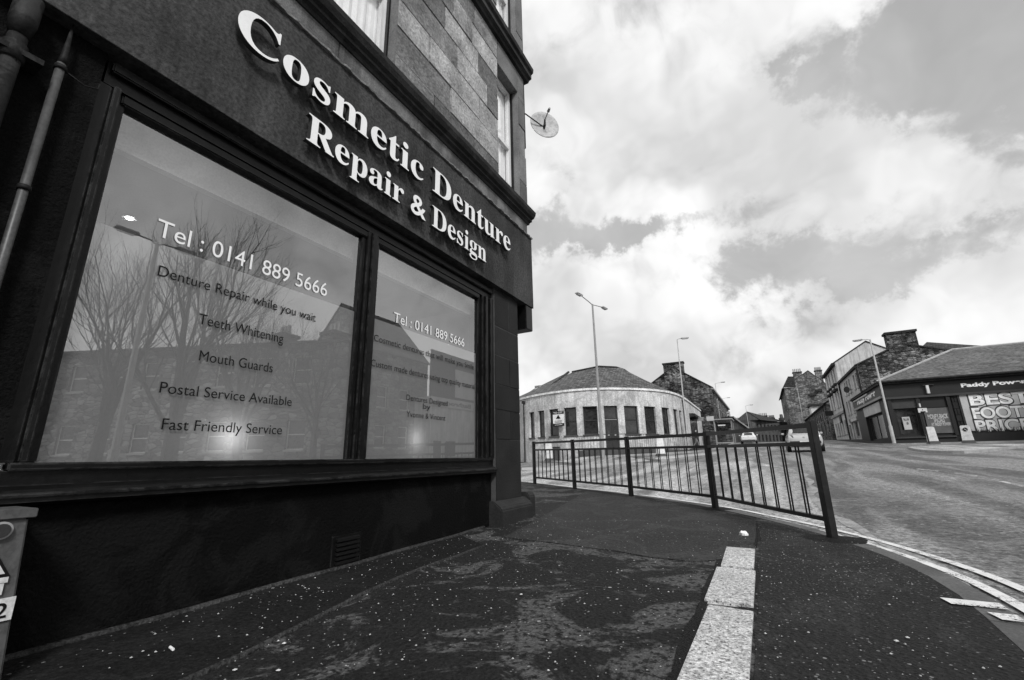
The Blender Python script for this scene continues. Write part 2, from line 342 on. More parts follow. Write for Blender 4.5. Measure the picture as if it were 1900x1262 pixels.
def empty(name, loc, label, cat, group=None):
    o = bpy.data.objects.new(name, None); o.location = loc; COL.objects.link(o); ORG[o.name] = Vector(loc); o.empty_display_size = .2
    return tag(o, label, cat, group)
def tag(o, label, cat, group=None):
    o['label'] = label; o['category'] = cat
    if group: o['group'] = group
    return o
def struct(o): o['kind'] = 'structure'; return o
def stuff(o): o['kind'] = 'stuff'; return o
def copy_tree(o, parent=None):
    c = o.copy(); COL.objects.link(c); c.parent = parent; ORG[c.name] = ORG[o.name]
    for ch in list(o.children): copy_tree(ch, c)
    return c
def bx(name, mat, parent, *a, bevel=0): return MB().box(*a).build(name, mat, parent, bevel=bevel)

_dg = None
def text_mesh(s, offset=0.0, extrude=0.0):
    c = bpy.data.curves.new('txt', 'FONT'); c.body = s; c.offset = offset; c.extrude = extrude; c.resolution_u = 6
    o = bpy.data.objects.new('txt', c); COL.objects.link(o); bpy.context.view_layer.update()
    me = bpy.data.meshes.new_from_object(o.evaluated_get(bpy.context.evaluated_depsgraph_get()))
    bpy.data.objects.remove(o); bpy.data.curves.remove(c); return me
def bounds(me):
    a = np.array([v.co[:] for v in me.vertices]); return a.min(0), a.max(0)
def text_on(s, name, mat, parent, origin, udir, u0, u1, zb, cap, offset=0.0, n_off=None):
    """flat lettering: fills u0..u1 along udir, baseline zb, capital height cap"""
    me = text_mesh(s, offset); lo, hi = bounds(me); Hc = text_mesh('H', offset); hl, hh = bounds(Hc)
    kx = (u1 - u0) / (hi[0] - lo[0]); kz = cap / (hh[1] - hl[1]); U = Vector(udir); O = Vector(origin); org = ORG.get(parent.name, Vector((0, 0, 0))) if parent else Vector((0, 0, 0))
    # one piece per word: islands are gathered into words by the gaps between them
    par = list(range(len(me.vertices)))
    def fd(i):
        while par[i] != i: par[i] = par[par[i]]; i = par[i]
        return i
    for e in me.edges: par[fd(e.vertices[0])] = fd(e.vertices[1])
    isl = {}
    for v in me.vertices: isl.setdefault(fd(v.index), []).append(v.index)
    spans = sorted((min(me.vertices[i].co.x for i in q), max(me.vertices[i].co.x for i in q), k) for k, q in isl.items())
    words = []; end = -9
    for a, b, k in spans:
        if a - end > .17 or not words: words.append([])
        words[-1].append(k); end = max(end, b)
    first = None
    for wd in words:
        ids = sorted(i for k in wd for i in isl[k]); ix = {i: n for n, i in enumerate(ids)}; vs = []
        for i in ids:
            co = me.vertices[i].co; p = O + U * (u0 + (co.x - lo[0]) * kx); vs.append((p.x - org.x, p.y - org.y, zb + (co.y - hl[1]) * kz - org.z))
        m2 = bpy.data.meshes.new(name); m2.from_pydata(vs, [], [tuple(ix[i] for i in f.vertices) for f in me.polygons if f.vertices[0] in ix]); m2.materials.append(MATS[mat]); m2.update()
        ob = bpy.data.objects.new(name, m2); COL.objects.link(ob); ob.parent = parent; ORG[ob.name] = org; first = first or ob
    return first

# ground heights: the main road climbs away from the camera, the side street falls to the left
_ys = np.arange(-60, 420, .5)
_zs = np.interp(_ys, [-60, 0, 5, 10, 20, 27, 32.7, 46, 67, 136, 420], [-1.3, -.88, -.85, -.74, -.37, -.10, .12, .57, 1.42, 3.1, 6.5])
_zs = np.convolve(np.pad(_zs, 6, 'edge'), np.ones(13) / 13, 'valid') + CZ
def RD(x, y):
    z = float(np.interp(y, _ys, _zs))
    if y > 14 and x < 0: z += .08 * -math.log1p(math.exp(min(40, -(max(x, -25) + 10.5) * 1.2))) / 1.2 * min(1, (y - 14) / 10)
    return z
def PV(x, y): return RD(x, y) + .06
def crom(pts, n=8):
    out = []; P = [np.array(p, float) for p in pts]; P = [2 * P[0] - P[1]] + P + [2 * P[-1] - P[-2]]
    for i in range(1, len(P) - 2):
        for t in np.arange(n) / n:
            a, b, c, d = P[i - 1], P[i], P[i + 1], P[i + 2]
            out.append(.5 * (2 * b + (c - a) * t + (2 * a - 5 * b + 4 * c - d) * t * t + (3 * b - a - 3 * c + d) * t ** 3))
    return out + [P[-2]]
class Path:
    """horizontal run of a wall: distance along it -> point and outward normal"""
    def __init__(s, pts, side=1):
        s.p = [np.array(q[:2], float) for q in pts]; s.d = [0]
        for a, b in zip(s.p, s.p[1:]): s.d.append(s.d[-1] + np.linalg.norm(b - a))
        s.len = s.d[-1]; s.side = side
    def pt(s, u):
        return np.array([np.interp(u, s.d, [q[0] for q in s.p]), np.interp(u, s.d, [q[1] for q in s.p])])
    def nrm(s, u):
        t = s.pt(min(u + .05, s.len)) - s.pt(max(u - .05, 0)); t /= np.linalg.norm(t); return np.array([t[1], -t[0]]) * s.side
    def P(s, u, off, z):
        q = s.pt(u) + s.nrm(u) * off; return (q[0], q[1], z)
    def find(s, px, py):     # distance along at which a photo direction meets the wall
        d = ray(px, py); r0 = d[0] / d[1]; us = np.linspace(0, s.len, 1500); rr = [s.pt(u)[0] / s.pt(u)[1] - r0 for u in us]
        for i in range(len(us) - 1):
            if rr[i] * rr[i + 1] <= 0 : return float(us[i])
        return None
def holed(mb, path, u0, u1, z0, z1, holes, depth=.22, step=50):
    us = sorted({u0, u1} | {h[0] for h in holes} | {h[1] for h in holes}); zs = sorted({z0, z1} | {h[2] for h in holes} | {h[3] for h in holes})
    fu = []
    for a, b in zip(us, us[1:]):
        n = max(1, int(math.ceil((b - a) / step)))
        fu += [a + (b - a) * i / n for i in range(n)]
    fu.append(us[-1])
    for a, b in zip(fu, fu[1:]):
        for c, d in zip(zs, zs[1:]):
            if any(h[0] - 1e-6 <= a and b <= h[1] + 1e-6 and h[2] - 1e-6 <= c and d <= h[3] + 1e-6 for h in holes): continue
            mb.quad(path.P(a, 0, c), path.P(b, 0, c), path.P(b, 0, d), path.P(a, 0, d))
    for a, b, c, d in holes:
        F = lambda u, z, o: path.P(u, o, z)
        mb.quad(F(a, c, 0), F(a, d, 0), F(a, d, -depth), F(a, c, -depth)); mb.quad(F(b, c, 0), F(b, c, -depth), F(b, d, -depth), F(b, d, 0))
        mb.quad(F(a, d, 0), F(b, d, 0), F(b, d, -depth), F(a, d, -depth)); mb.quad(F(a, c, 0), F(a, c, -depth), F(b, c, -depth), F(b, c, 0))
def window(path, hole, parent, frame='frame_dark', pane='far_pane', depth=.2, bar=.06, cross=True, sill=None, name='window', vbar=False):
    a, b, c, d = hole
    mb = MB(); o0, o1 = -depth, -depth + .06
    def bar_(ua, ub, za, zb):
        mb.hexa([path.P(ua, o0, za), path.P(ub, o0, za), path.P(ub, o1, za), path.P(ua, o1, za), path.P(ua, o0, zb), path.P(ub, o0, zb), path.P(ub, o1, zb), path.P(ua, o1, zb)])
    bar_(a, a + bar, c, d); bar_(b - bar, b, c, d); bar_(a + bar, b - bar, c, c + bar); bar_(a + bar, b - bar, d - bar, d)
    if cross: bar_(a + bar, b - bar, (c + d) / 2 - bar * .5, (c + d) / 2 + bar * .5)
    if vbar: bar_((a + b) / 2 - bar * .4, (a + b) / 2 + bar * .4, c + bar, d - bar)
    f = mb.build(name, frame, parent)
    pm = MB(); oo = -depth + .025
    pm.quad(path.P(a + bar * .5, oo, c + bar * .5), path.P(b - bar * .5, oo, c + bar * .5), path.P(b - bar * .5, oo, d - bar * .5), path.P(a + bar * .5, oo, d - bar * .5)); pm.build('pane', pane, f, fix=False)
    if sill:
        sm = MB(); e = .06
        sm.hexa([path.P(a - e, -.05, c - .12), path.P(b + e, -.05, c - .12), path.P(b + e, .08, c - .12), path.P(a - e, .08, c - .12), path.P(a - e, -.05, c - .003), path.P(b + e, -.05, c - .003), path.P(b + e, .08, c - .003), path.P(a - e, .08, c - .003)]); sm.build('sill', sill, f)
    return f

# ================================================================== THE SETTING
gx = sorted(set(list(np.arange(-30, 31, 1.5)) + [-2500, -900, -400, -200, -120, -80, -55, -40, 40, 55, 80, 120, 200, 400, 900, 2500]))
gy = sorted(set(list(np.arange(-10, 100, 1.0)) + [-2500, -600, -200, -60, -30, -18, 110, 125, 145, 170, 210, 260, 330, 420, 900, 3000]))
mb = MB()
for y in gy:
    for x in gx: mb.v.append((x, y, RD(x, y)))
nx = len(gx)
for j in range(len(gy) - 1):
    for i in range(nx - 1): mb.f.append((j * nx + i, j * nx + i + 1, (j + 1) * nx + i + 1, (j + 1) * nx + i))
road = struct(mb.build('road', 'asphalt_road', smooth=True, fix=False))

KERB = crom([(.93, -9), (.93, -4), (.93, 0), (.94, 2.4), (.98, 3.3), (.985, 3.8), (.92, 4.4), (.76, 5.0), (.50, 5.65), (.12, 6.35), (-.27, 6.92), (-.80, 7.65), (-1.55, 8.38), (-2.4, 9.10),
             (-3.92, 10.17), (-5.5, 11.28), (-8, 12.8), (-14, 15.4), (-30, 21.5)], 6)
def offs(curve, d):
    out = []
    for i, p in enumerate(curve):
        t = curve[min(i + 1, len(curve) - 1)] - curve[max(i - 1, 0)]; t = t / np.linalg.norm(t); out.append(p + np.array([t[1], -t[0]]) * d)
    return out
def sheet(name, left, right, mat, zf, dz, n=6, skirt=0.0):
    """strip between two polylines, following the ground"""
    mb = MB(); k = n + 1
    for a, b in zip(left, right):
        for i in range(k):
            q = a + (b - a) * i / n; mb.v.append((q[0], q[1], zf(q[0], q[1]) + dz))
    for j in range(len(left) - 1):
        for i in range(n): mb.f.append((j * k + i, j * k + i + 1, (j + 1) * k + i + 1, (j + 1) * k + i))
    if skirt:
        m = len(left); ring = [i for i in range(k)] + [j * k + n for j in range(1, m)] + [(m - 1) * k + i for i in range(n - 1, -1, -1)] + [j * k for j in range(m - 2, 0, -1)]
        s0 = len(mb.v); mb.v += [(mb.v[i][0], mb.v[i][1], mb.v[i][2] - skirt) for i in ring]
        for i in range(len(ring)): mb.f.append((ring[i], ring[(i + 1) % len(ring)], s0 + (i + 1) % len(ring), s0 + i))
    return mb.build(name, mat, smooth=False)
kin = offs(KERB, -.14)
inner = []
for i, p in enumerate(kin):
    if p[1] < 5.9: inner.append(np.array([-3.5, p[1]]))
    else:
        t = (p[0] - kin[-1][0]) / (.3 - kin[-1][0]); t = min(1, max(0, t)); inner.append(np.array([-30 + 26.5 * t ** .8, 5.92]))
pave = struct(sheet('pavement', inner, kin, 'asphalt_pave', PV, 0, 14, 0))
# kerb stones along the edge
acc = 0; run = [0]
for a, b in zip(KERB, KERB[1:]): run.append(run[-1] + np.linalg.norm(b - a))
kp_out, kp_in = Path(KERB), Path(kin)
def kpt(u): return np.array([np.interp(u, run, [q[0] for q in KERB]), np.interp(u, run, [q[1] for q in KERB])]), np.array([np.interp(u, run, [q[0] for q in kin]), np.interp(u, run, [q[1] for q in kin])])
u = 4.0
while u < run[-1] - 1:
    L = .915; a0, a1 = u + .006, u + L - .006; mb = MB()
    cs = [kpt(a0), kpt((a0 + a1) / 2), kpt(a1)]
    dz = random.uniform(.002, .008)
    for k2 in range(2):
        (o0, i0), (o1, i1) = cs[k2], cs[k2 + 1]
        mb.hexa([(*i0, PV(*i0) - .16), (*o0, PV(*o0) - .16), (*o1, PV(*o1) - .16), (*i1, PV(*i1) - .16), (*i0, PV(*i0) + dz), (*o0, PV(*o0) + dz - .004), (*o1, PV(*o1) + dz - .004), (*i1, PV(*i1) + dz)])
    ks = mb.build('kerb_stone', 'kerb_stone', pave); u += L
# painted lines round the corner
for nm, o0, o1 in (('road_line', .10, .175), ('road_line', .29, .365)):
    a, b = offs(KERB, o0), offs(KERB, o1); sel = [i for i in range(len(KERB)) if KERB[i][1] > -2]
    struct(sheet(nm, [a[i] for i in sel], [b[i] for i in sel], 'road_paint', RD, .014, 1))
# loading marks across the kerb
for y0, y1, x0, x1 in ((3.44, 3.55, .735, .975), (3.24, 3.35, .865, .972)):
    mb = MB(); mb.quad((x0 + .02, y0, PV(x0, y0) + .0125), (x1, y0, PV(x1, y0) + .0125), (x1, y1, PV(x1, y1) + .0125), (x0, y1, PV(x0, y1) + .0125)); struct(mb.build('kerb_mark', 'road_paint', fix=False))
# reinstatements in the footway: each a thin slab with its own edge
def wob(pts, a=.03, n=6):
    return [p + np.array([random.uniform(-a, a), random.uniform(-a, a)]) for p in crom(pts, n)]
struct(sheet('pavement_infill', [np.array([-.155 + .008 * math.sin(p[1] * 9), p[1]]) for p in kin if p[1] < 6.3], [p - np.array([.004, 0]) for p in kin if p[1] < 6.3], 'asphalt_infill', PV, .004, 5, .012))
top_e = wob([(-.2, 6.3), (-.9, 7.15), (-2.0, 8.2), (-3.4, 9.4)], .01)
low_e = wob([(-.2, 4.66), (-.55, 3.98), (-1.4, 4.12), (-2.5, 4.35)], .02)
struct(sheet('pavement_patch', low_e, top_e[:len(low_e)], 'asphalt_patch', PV, .009, 10, .012))
tl = wob([(-3.04, -2), (-3.04, 1), (-3.04, 2.5), (-3.04, 4.3)], 0); tr = wob([(-2.05, -2), (-2.12, 1.1), (-2.40, 2.45), (-2.48, 3.9)], .012)
struct(sheet('pavement_trench', tl, tr[:len(tl)], 'asphalt_trench', PV, .006, 4, .010))
# rounded lip between trench and footway
mb = MB(); mb.tube([(p[0] + .02, p[1], PV(*p) + .001) for p in tr], .016, 6); struct(mb.build('pavement_lip', 'asphalt_patch', smooth=True))
mb = MB(); mb.tube([(-3.03 + .012 * math.sin(y * 5), y, PV(-3.0, y) + .004) for y in np.arange(-2, 4.9, .1)], .022, 6); struct(mb.build('pavement_fillet', 'asphalt_patch', smooth=True))
# old granite kerb now inside the footway
for i, (xa, xb, y0, y1) in enumerate([(-.41, -.150, 1.25, 2.93), (-.435, -.155, 2.965, 3.835), (-.42, -.17, 3.852, 4.60)]):
    mb = MB(); z = PV(-.3, (y0 + y1) / 2) + .014; zz = lambda y: PV(-.3, y) + .014
    xl = xa - (.02 if i == 0 else 0)
    mb.hexa([(xl, y0, zz(y0) - .2), (xb, y0, zz(y0) - .2), (xb, y1, zz(y1) - .2), (xa, y1, zz(y1) - .2), (xl, y0, zz(y0)), (xb, y0, zz(y0)), (xb, y1 - .02, zz(y1)), (xa, y1, zz(y1))])
    mb.v = [(a + random.uniform(-.006, .006), b + random.uniform(-.006, .006), c + (random.uniform(-.004, .003) if k2 > 3 else 0)) for k2, (a, b, c) in enumerate(mb.v)]; mb.build('granite_kerb_stone', 'granite', pave, bevel=.016)
mb = MB()
for (x, y, w_) in ((-.145, 5.5, .012), ):
    mb.obox((-.185, 5.5, PV(-.2, 5.5) - .004), (1, 0, 0), .006, (0, 1, 0), .8, (0, .025, 1), .013)
struct(mb.build('pavement_joint', 'asphalt_collar'))
struct(sheet('pavement_joint', [np.array([-.447 + .008 * math.sin(y * 7) + .006 * math.sin(y * 19), y]) for y in np.arange(1.2, 4.6, .12)], [np.array([-.40, y]) for y in np.arange(1.2, 4.6, .12)], 'asphalt_collar', PV, .006, 2))
# loose grit lying on the footway
mb = MB()
for _ in range(1500):
    x = random.uniform(-2.95, .7); y = random.uniform(1.0, 6.0) if random.random() < .8 else random.uniform(1.0, 3.5)
    r0 = random.choice([.0015, .002, .002, .003, .003, .004, .006]); z = PV(x, y) + .012
    a = random.random() * 6.28; c, s_ = math.cos(a) * r0, math.sin(a) * r0
    mb.add([(x - c, y - s_, z), (x + s_, y - c, z), (x + c * 1.3, y + s_ * 1.3, z), (x - s_, y + c, z), (x, y, z + r0 * .8)], [(0, 1, 4), (1, 2, 4), (2, 3, 4), (3, 0, 4)])
M('grit', .34, .8, 8, .5, 40, .3)
g = stuff(mb.build('grit', 'grit', fix=False)); g['label'] = 'fine pale grit scattered over the dark footway'; g['category'] = 'grit'

# the side street has a smoother, paler surface up to a ragged join with the main road
bnd = wob([(.95, 2.5), (.98, 4.2), (.9, 5.3), (.75, 6.6), (.62, 8.5), (.75, 11.5), (.85, 15), (.3, 19), (-.6, 22.5)], .03, 6)
kk = offs(KERB, .0); sel = [p for p in kk if 2.4 < p[1] < 20]
idx = np.linspace(0, len(sel) - 1, len(bnd)).astype(int)
struct(sheet('side_road', [sel[i] for i in idx], bnd, 'asphalt_side', RD, .004, 8))
M('road_dust', .26, .8, 2.5, .5, 50, .5, blotch=.5, bv=.10)
struct(sheet('road_seam', [p + np.array([-.06, 0]) for p in bnd[5:-4]], [p + np.array([.05 + .05 * math.sin(p[1] * 3), 0]) for p in bnd[5:-4]], 'road_dust', RD, .008, 1))
def ground_hit(px, py, dz=0.0):
    d = ray(px, py); d = d / np.linalg.norm(d); t = .5
    while t < 300:
        p = d * t
        if p[2] + CZ < RD(p[0], p[1]) + dz: return np.array([p[0], p[1]])
        t += .01 + t * .0005
    return np.array([d[0], d[1]]) * 300
def road_poly(name, pix, mat, dz):
    ps = [ground_hit(*q) for q in pix]; mb = MB(); mb.poly([(p[0], p[1], RD(p[0], p[1]) + dz) for p in ps]); return struct(mb.build(name, mat, fix=False))
for pix in ([(1852, 894), (1875, 899), (1880, 897), (1857, 892.5)], [(1876, 899.5), (1905, 906), (1906, 903.5), (1881, 897.5)], [(1700, 871), (1740, 875.5), (1743, 874.3), (1703, 870)], [(1770, 879), (1812, 885), (1815, 883.5), (1774, 878)]):
    road_poly('lane_mark', pix, 'worn_paint', .008)
for pix in ([(1375, 848), (1393, 853), (1398, 852.5), (1380, 847.5)], [(1400, 841), (1412, 846), (1416, 845.5), (1404, 840.6)]):
    road_poly('lane_mark', pix, 'worn_paint', .008)
# pale strip of the far carriageway edge seen through the railing
def road_strip(name, a, b, mat, dz, n=12, mm=1):
    A = [ground_hit(*q) for q in a]; Bq = [ground_hit(*q) for q in b]; A = crom(A, n); Bq = crom(Bq, n); return struct(sheet(name, A, Bq, mat, RD, dz, mm))
M('road_pale', .30, .7, .8, .35, 30, .3, spec=.5)
road_strip('road_surface', [(968, 873), (1050, 873), (1120, 865), (1230, 853), (1330, 843)], [(968, 868), (1050, 866), (1120, 858.5), (1230, 847.5), (1330, 839.5)], 'road_pale', .009)
# far pavements, each a raised slab
def slab(name, pts_in, pts_out, h, mat='asphalt_patch'):
    A = [np.array(p) for p in pts_in]; Bq = [np.array(p) for p in pts_out]
    A = crom(A, 8); Bq = crom(Bq, 8)
    o = struct(sheet(name, A, Bq, mat, RD, h, 4, h + .05))
    k = offs(Bq, 0); mb = MB()
    for p, q in zip(Bq, Bq[1:]):
        t = q - p; t /= np.linalg.norm(t); n_ = np.array([t[1], -t[0]]) * .07
        mb.hexa([(*(p - n_), RD(*p) - .05), (*(p + n_), RD(*p) - .05), (*(q + n_), RD(*q) - .05), (*(q - n_), RD(*q) - .05), (*(p - n_), RD(*p) + h + .004), (*(p + n_), RD(*p) + h + .004), (*(q + n_), RD(*q) + h + .004), (*(q - n_), RD(*q) + h + .004)])
    mb.build('kerb', 'trim_stone', o)
    return o
slab('pavement', [(10.3, 140), (10.3, 100), (10.2, 75), (10.1, 60), (9.9, 50), (9.6, 46.3), (16, 46.3), (30, 46.4)], [(7.0, 140), (7.0, 100), (7.1, 75), (7.2, 60), (7.3, 50), (8.0, 44.2), (14, 43.2), (30, 43.0)], .12)
slab('pavement', [(-30, 44), (-20, 36.0), (-17, 33.6), (-13, 32.6), (-9.8, 33.6), (-7, 36.6), (-5.9, 42), (-5.9, 57), (-6, 80), (-6, 140)], [(-30, 40), (-21, 33.5), (-17, 31.2), (-13, 29.8), (-9, 30.6), (-5.6, 34), (-4.0, 40), (-3.6, 57), (-3.4, 80), (-3.2, 140)], .12)

# ================================================================== THE CORNER SHOP
shop = empty('shop_building', (-3.05, 2.8, 0), 'dark sandstone corner shop with black shopfront, large glass windows and raised white letters', 'building')
W = -3.05
bx('stall_riser', 'black_render', shop, -3.36, W, .70, 4.98, -.25, .637)
bx('wall_end', 'black_render', shop, -3.36, W + .03, -4.5, .70, -.25, 3.12)
# sill with two nosings
sl = MB(); sl.prism([(-3.30, .637), (-2.985, .637), (-2.965, .650), (-2.965, .690), (-2.985, .705), (-3.02, .722), (-3.30, .722)], 'y', .62, 4.985)
sill = sl.build('window_sill', 'black_wood', shop)
bx('nosing', 'black_wood', sill, -3.02, -2.955, .61, 4.992, .672, .688, bevel=.004)
# frame: sections with their own beads
fr = bx('window_frame', 'black_wood', shop, -3.20, -3.045, .72, 5.02, .7225, .79)
bx('bead', 'black_wood', fr, -3.10, -3.02, .735, 5.0, .79, .826, bevel=.006)
hd = bx('frame_head', 'black_wood', shop, -3.20, -3.06, .72, 5.02, 2.96, 3.118)
bx('bead', 'black_wood', hd, -3.10, -3.02, .735, 5.0, 3.035, 3.10, bevel=.008)
bx('bead', 'black_wood', hd, -3.15, -3.07, .82, 4.75, 2.895, 2.96, bevel=.008)
def jamb(ys, name='frame_jamb'):
    j = None
    for (a, b, x0) in ys:
        o = bx(name if j is None else 'bead', 'black_wood', shop if j is None else j, -3.2, x0, a, b, .8265, 2.9595, bevel=.006)
        j = j or o
jamb([(.70, .765, -3.06), (.766, .80, -3.03), (.801, .845, -3.09)])
jamb([(2.715, 2.76, -3.09), (2.7605, 2.80, -3.06), (2.8005, 2.862, -3.035), (2.8625, 2.90, -3.06), (2.9005, 2.94, -3.09)], 'mullion')
jamb([(4.735, 4.79, -3.09), (4.7905, 4.84, -3.055), (4.8405, 4.90, -3.03), (4.9005, 4.94, -3.055), (4.9405, 5.02, -3.02)])
# panes, film and interior
for a, b in ((.845, 2.715), (2.94, 4.735)):
    pn = MB().quad((GX, a, .826), (GX, b, .826), (GX, b, 2.895), (GX, a, 2.895)).build('pane', 'shop_glass', shop, fix=False)
    MB().quad((GX - .006, a, .826), (GX - .006, b, .826), (GX - .006, b, 2.14), (GX - .006, a, 2.14)).build('frosted_film', 'frost_film', pn, fix=False)
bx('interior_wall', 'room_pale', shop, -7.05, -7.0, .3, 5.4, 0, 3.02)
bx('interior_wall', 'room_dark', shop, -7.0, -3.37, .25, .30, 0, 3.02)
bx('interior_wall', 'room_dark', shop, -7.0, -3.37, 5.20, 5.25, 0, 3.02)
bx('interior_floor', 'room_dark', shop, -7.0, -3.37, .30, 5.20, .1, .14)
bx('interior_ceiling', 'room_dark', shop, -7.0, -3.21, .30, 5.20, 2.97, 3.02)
bx('pelmet', 'room_pale', shop, -3.30, -3.24, .72, 5.0, 2.70, 2.965)
bx('interior_screen', 'room_pale', shop, -4.06, -4.0, 3.95, 4.7, .14, 2.25)
def lampc(p, on=True):
    mb = MB(); mb.tube([(p[0], p[1], p[2] + .03), (p[0], p[1], p[2])], .055, 16); o = mb.build('ceiling_spot', 'white_paint', shop)
    mb = MB(); mb.tube([(p[0], p[1], p[2] - .001), (p[0], p[1], p[2] - .006)], .024, 16); mb.build('bulb', 'bulb', o)
for yy_ in (1.3, 2.8, 4.2):  # unseen spots and point lights, added so the frosted film glows from behind
    lampc((-5.7, yy_, 2.965)); l = bpy.data.lights.new('film_backlight', 'POINT'); l.energy = 9; l.shadow_soft_size = .08; lo_ = bpy.data.objects.new('film_backlight', l); COL.objects.link(lo_); lo_.location = Vector((-5.7, yy_, 2.85)) - ORG[shop.name]; lo_.parent = shop
d = ray(240, 405); k = (2.965 - CZ) / d[2]; lampc((d[0] * k, d[1] * k, 2.965))
for px, py, e in ((410, 812, .8), (756, 815, .45)):
    p = atX(px, py, -3.24); lm = MB().tube([(p[0] - .06, p[1], p[2]), (p[0] - .02, p[1], p[2])], .03, 12).build('desk_lamp', 'dark_metal', shop)
    MB().tube([(p[0] - .045, p[1], p[2] - .03), (p[0] - .06, p[1], .74)], .008, 6).build('stem', 'dark_metal', lm)
    l = bpy.data.lights.new('lamp_light', 'POINT'); l.energy = e; l.shadow_soft_size = .03; lo_ = bpy.data.objects.new('lamp_light', l); COL.objects.link(lo_); lo_.location = Vector(p) - ORG[shop.name]; lo_.parent = shop
bx('window_ledge', 'room_pale', shop, -3.36, -3.215, .86, 4.72, .70, .735)
# lettering on the glass
TX = (-3.112, 0, 0)
for s_, u0, u1, zb, cap, m_ in [('Tel : 0141 889 5666', 1.13, 2.395, 2.18, .115, 'vinyl_white'), ('Denture Repair while you wait', 1.18, 2.313, 1.93, .068, 'vinyl_black'), ('Teeth Whitening', 1.447, 2.047, 1.69, .070, 'vinyl_black'),
        ('Mouth Guards', 1.487, 1.992, 1.452, .068, 'vinyl_black'), ('Postal Service Available', 1.303, 2.176, 1.222, .066, 'vinyl_black'), ('Fast Friendly Service', 1.348, 2.122, 1.008, .066, 'vinyl_black'),
        ('Tel : 0141 889 5666', 3.212, 4.459, 2.17, .105, 'vinyl_white'), ('Cosmetic dentures that will make you Smile', 2.962, 4.672, 1.915, .064, 'vinyl_black'), ('Custom made dentures using top quality material', 2.945, 4.70, 1.668, .064, 'vinyl_black'),
        ('Dentures Designed', 3.448, 4.136, 1.402, .056, 'vinyl_black'), ('by', 3.71, 3.83, 1.335, .056, 'vinyl_black'), ('Yvonne & Vincent', 3.458, 4.102, 1.235, .056, 'vinyl_black')]:
    text_on(s_, 'lettering', m_, shop, TX, (0, 1, 0), u0, u1, zb, cap, .0)
# underwall vent
vt = bx('air_vent', 'black_wood', shop, W, W + .012, 2.60, 2.89, .02, .24)
for k in range(6): MB().hexa([(W + .012, 2.63, .04 + k * .033), (W + .034, 2.63, .032 + k * .033), (W + .034, 2.86, .032 + k * .033), (W + .012, 2.86, .04 + k * .033), (W + .012, 2.63, .058 + k * .033), (W + .034, 2.63, .050 + k * .033), (W + .034, 2.86, .050 + k * .033), (W + .012, 2.86, .058 + k * .033)]).build('slat', 'black_paint', vt)
MB().hexa([(W, 2.58, -.06), (W + .09, 2.58, -.06), (W + .09, 2.92, -.05), (W, 2.92, -.05), (W, 2.58, .02), (W + .05, 2.58, .0), (W + .05, 2.92, .005), (W, 2.92, .022)]).build('vent_sill', 'plinth_stone', vt, bevel=.008)
# pillar at the corner, stone by stone
zj = [.30] + [atX(935, py, -3.0)[2] for py in (816, 762, 716, 664, 612)] + [3.13]
zj = sorted(zj)
for i, (a, b) in enumerate(zip(zj, zj[1:])):
    sp = [(5.02, 5.70)] if i % 2 == 0 else [(5.02, 5.42), (5.42, 5.70)]
    for y0, y1 in sp: bx('pillar_stone', 'pillar_stone', shop, -3.42, -3.0 + random.uniform(-.003, .003), y0 + .002, y1 - .002, a + .003, b - .003, bevel=.005)
bx('pillar_core', 'mortar', shop, -3.42, -3.006, 5.021, 5.695, .0, 3.129)
MB().prism([(-3.42, -.2), (-2.87, -.2), (-2.87, .20), (-2.89, .235), (-2.985, .305), (-3.42, .305)], 'y', 4.93, 5.78).build('plinth', 'plinth_stone', shop, bevel=.012)
MB().prism([(-3.6, -.2), (-2.93, -.2), (-2.93, .30), (-2.97, .36), (-3.6, .36)], 'y', 5.785, 5.98).build('plinth', 'plinth_stone', shop, bevel=.012)
bx('console', 'black_wood', shop, -3.4, -2.945, 5.88, 6.10, 2.74, 3.128, bevel=.01)
bx('side_wall', 'pillar_stone', shop, -14, -3.43, 5.60, 5.70, -.4, 3.128)
# fascia boards
for y0, y1 in ((-4.5, 3.358), (3.36, 5.80), (5.803, 6.12)):
    bx('fascia_board', 'fascia_paint', shop, -3.36, -2.93 + random.uniform(-.0015, .0015), y0, y1, 3.13, 4.345, bevel=.003)
mb = MB(); yy = np.arange(-4.5, 6.16, .045); ring = []
for y in yy:
    j = random.uniform(-.008, .012); h = random.uniform(-.008, .008); ring.append([(-3.06, y, 4.346), (-2.905 + j, y, 4.3465), (-2.90 + j, y, 4.362 + h * .5), (-2.93 + j, y, 4.378 + h), (-3.06, y, 4.392)])
for r0 in ring: mb.v += r0
for i in range(len(ring) - 1):
    for k in range(4): mb.f.append((i * 5 + k, i * 5 + k + 1, i * 5 + k + 6, i * 5 + k + 5))
mb.f.append(tuple(range(5))); mb.f.append(tuple((len(ring) - 1) * 5 + k for k in range(5)))
mb.build('flashing', 'flashing', shop)
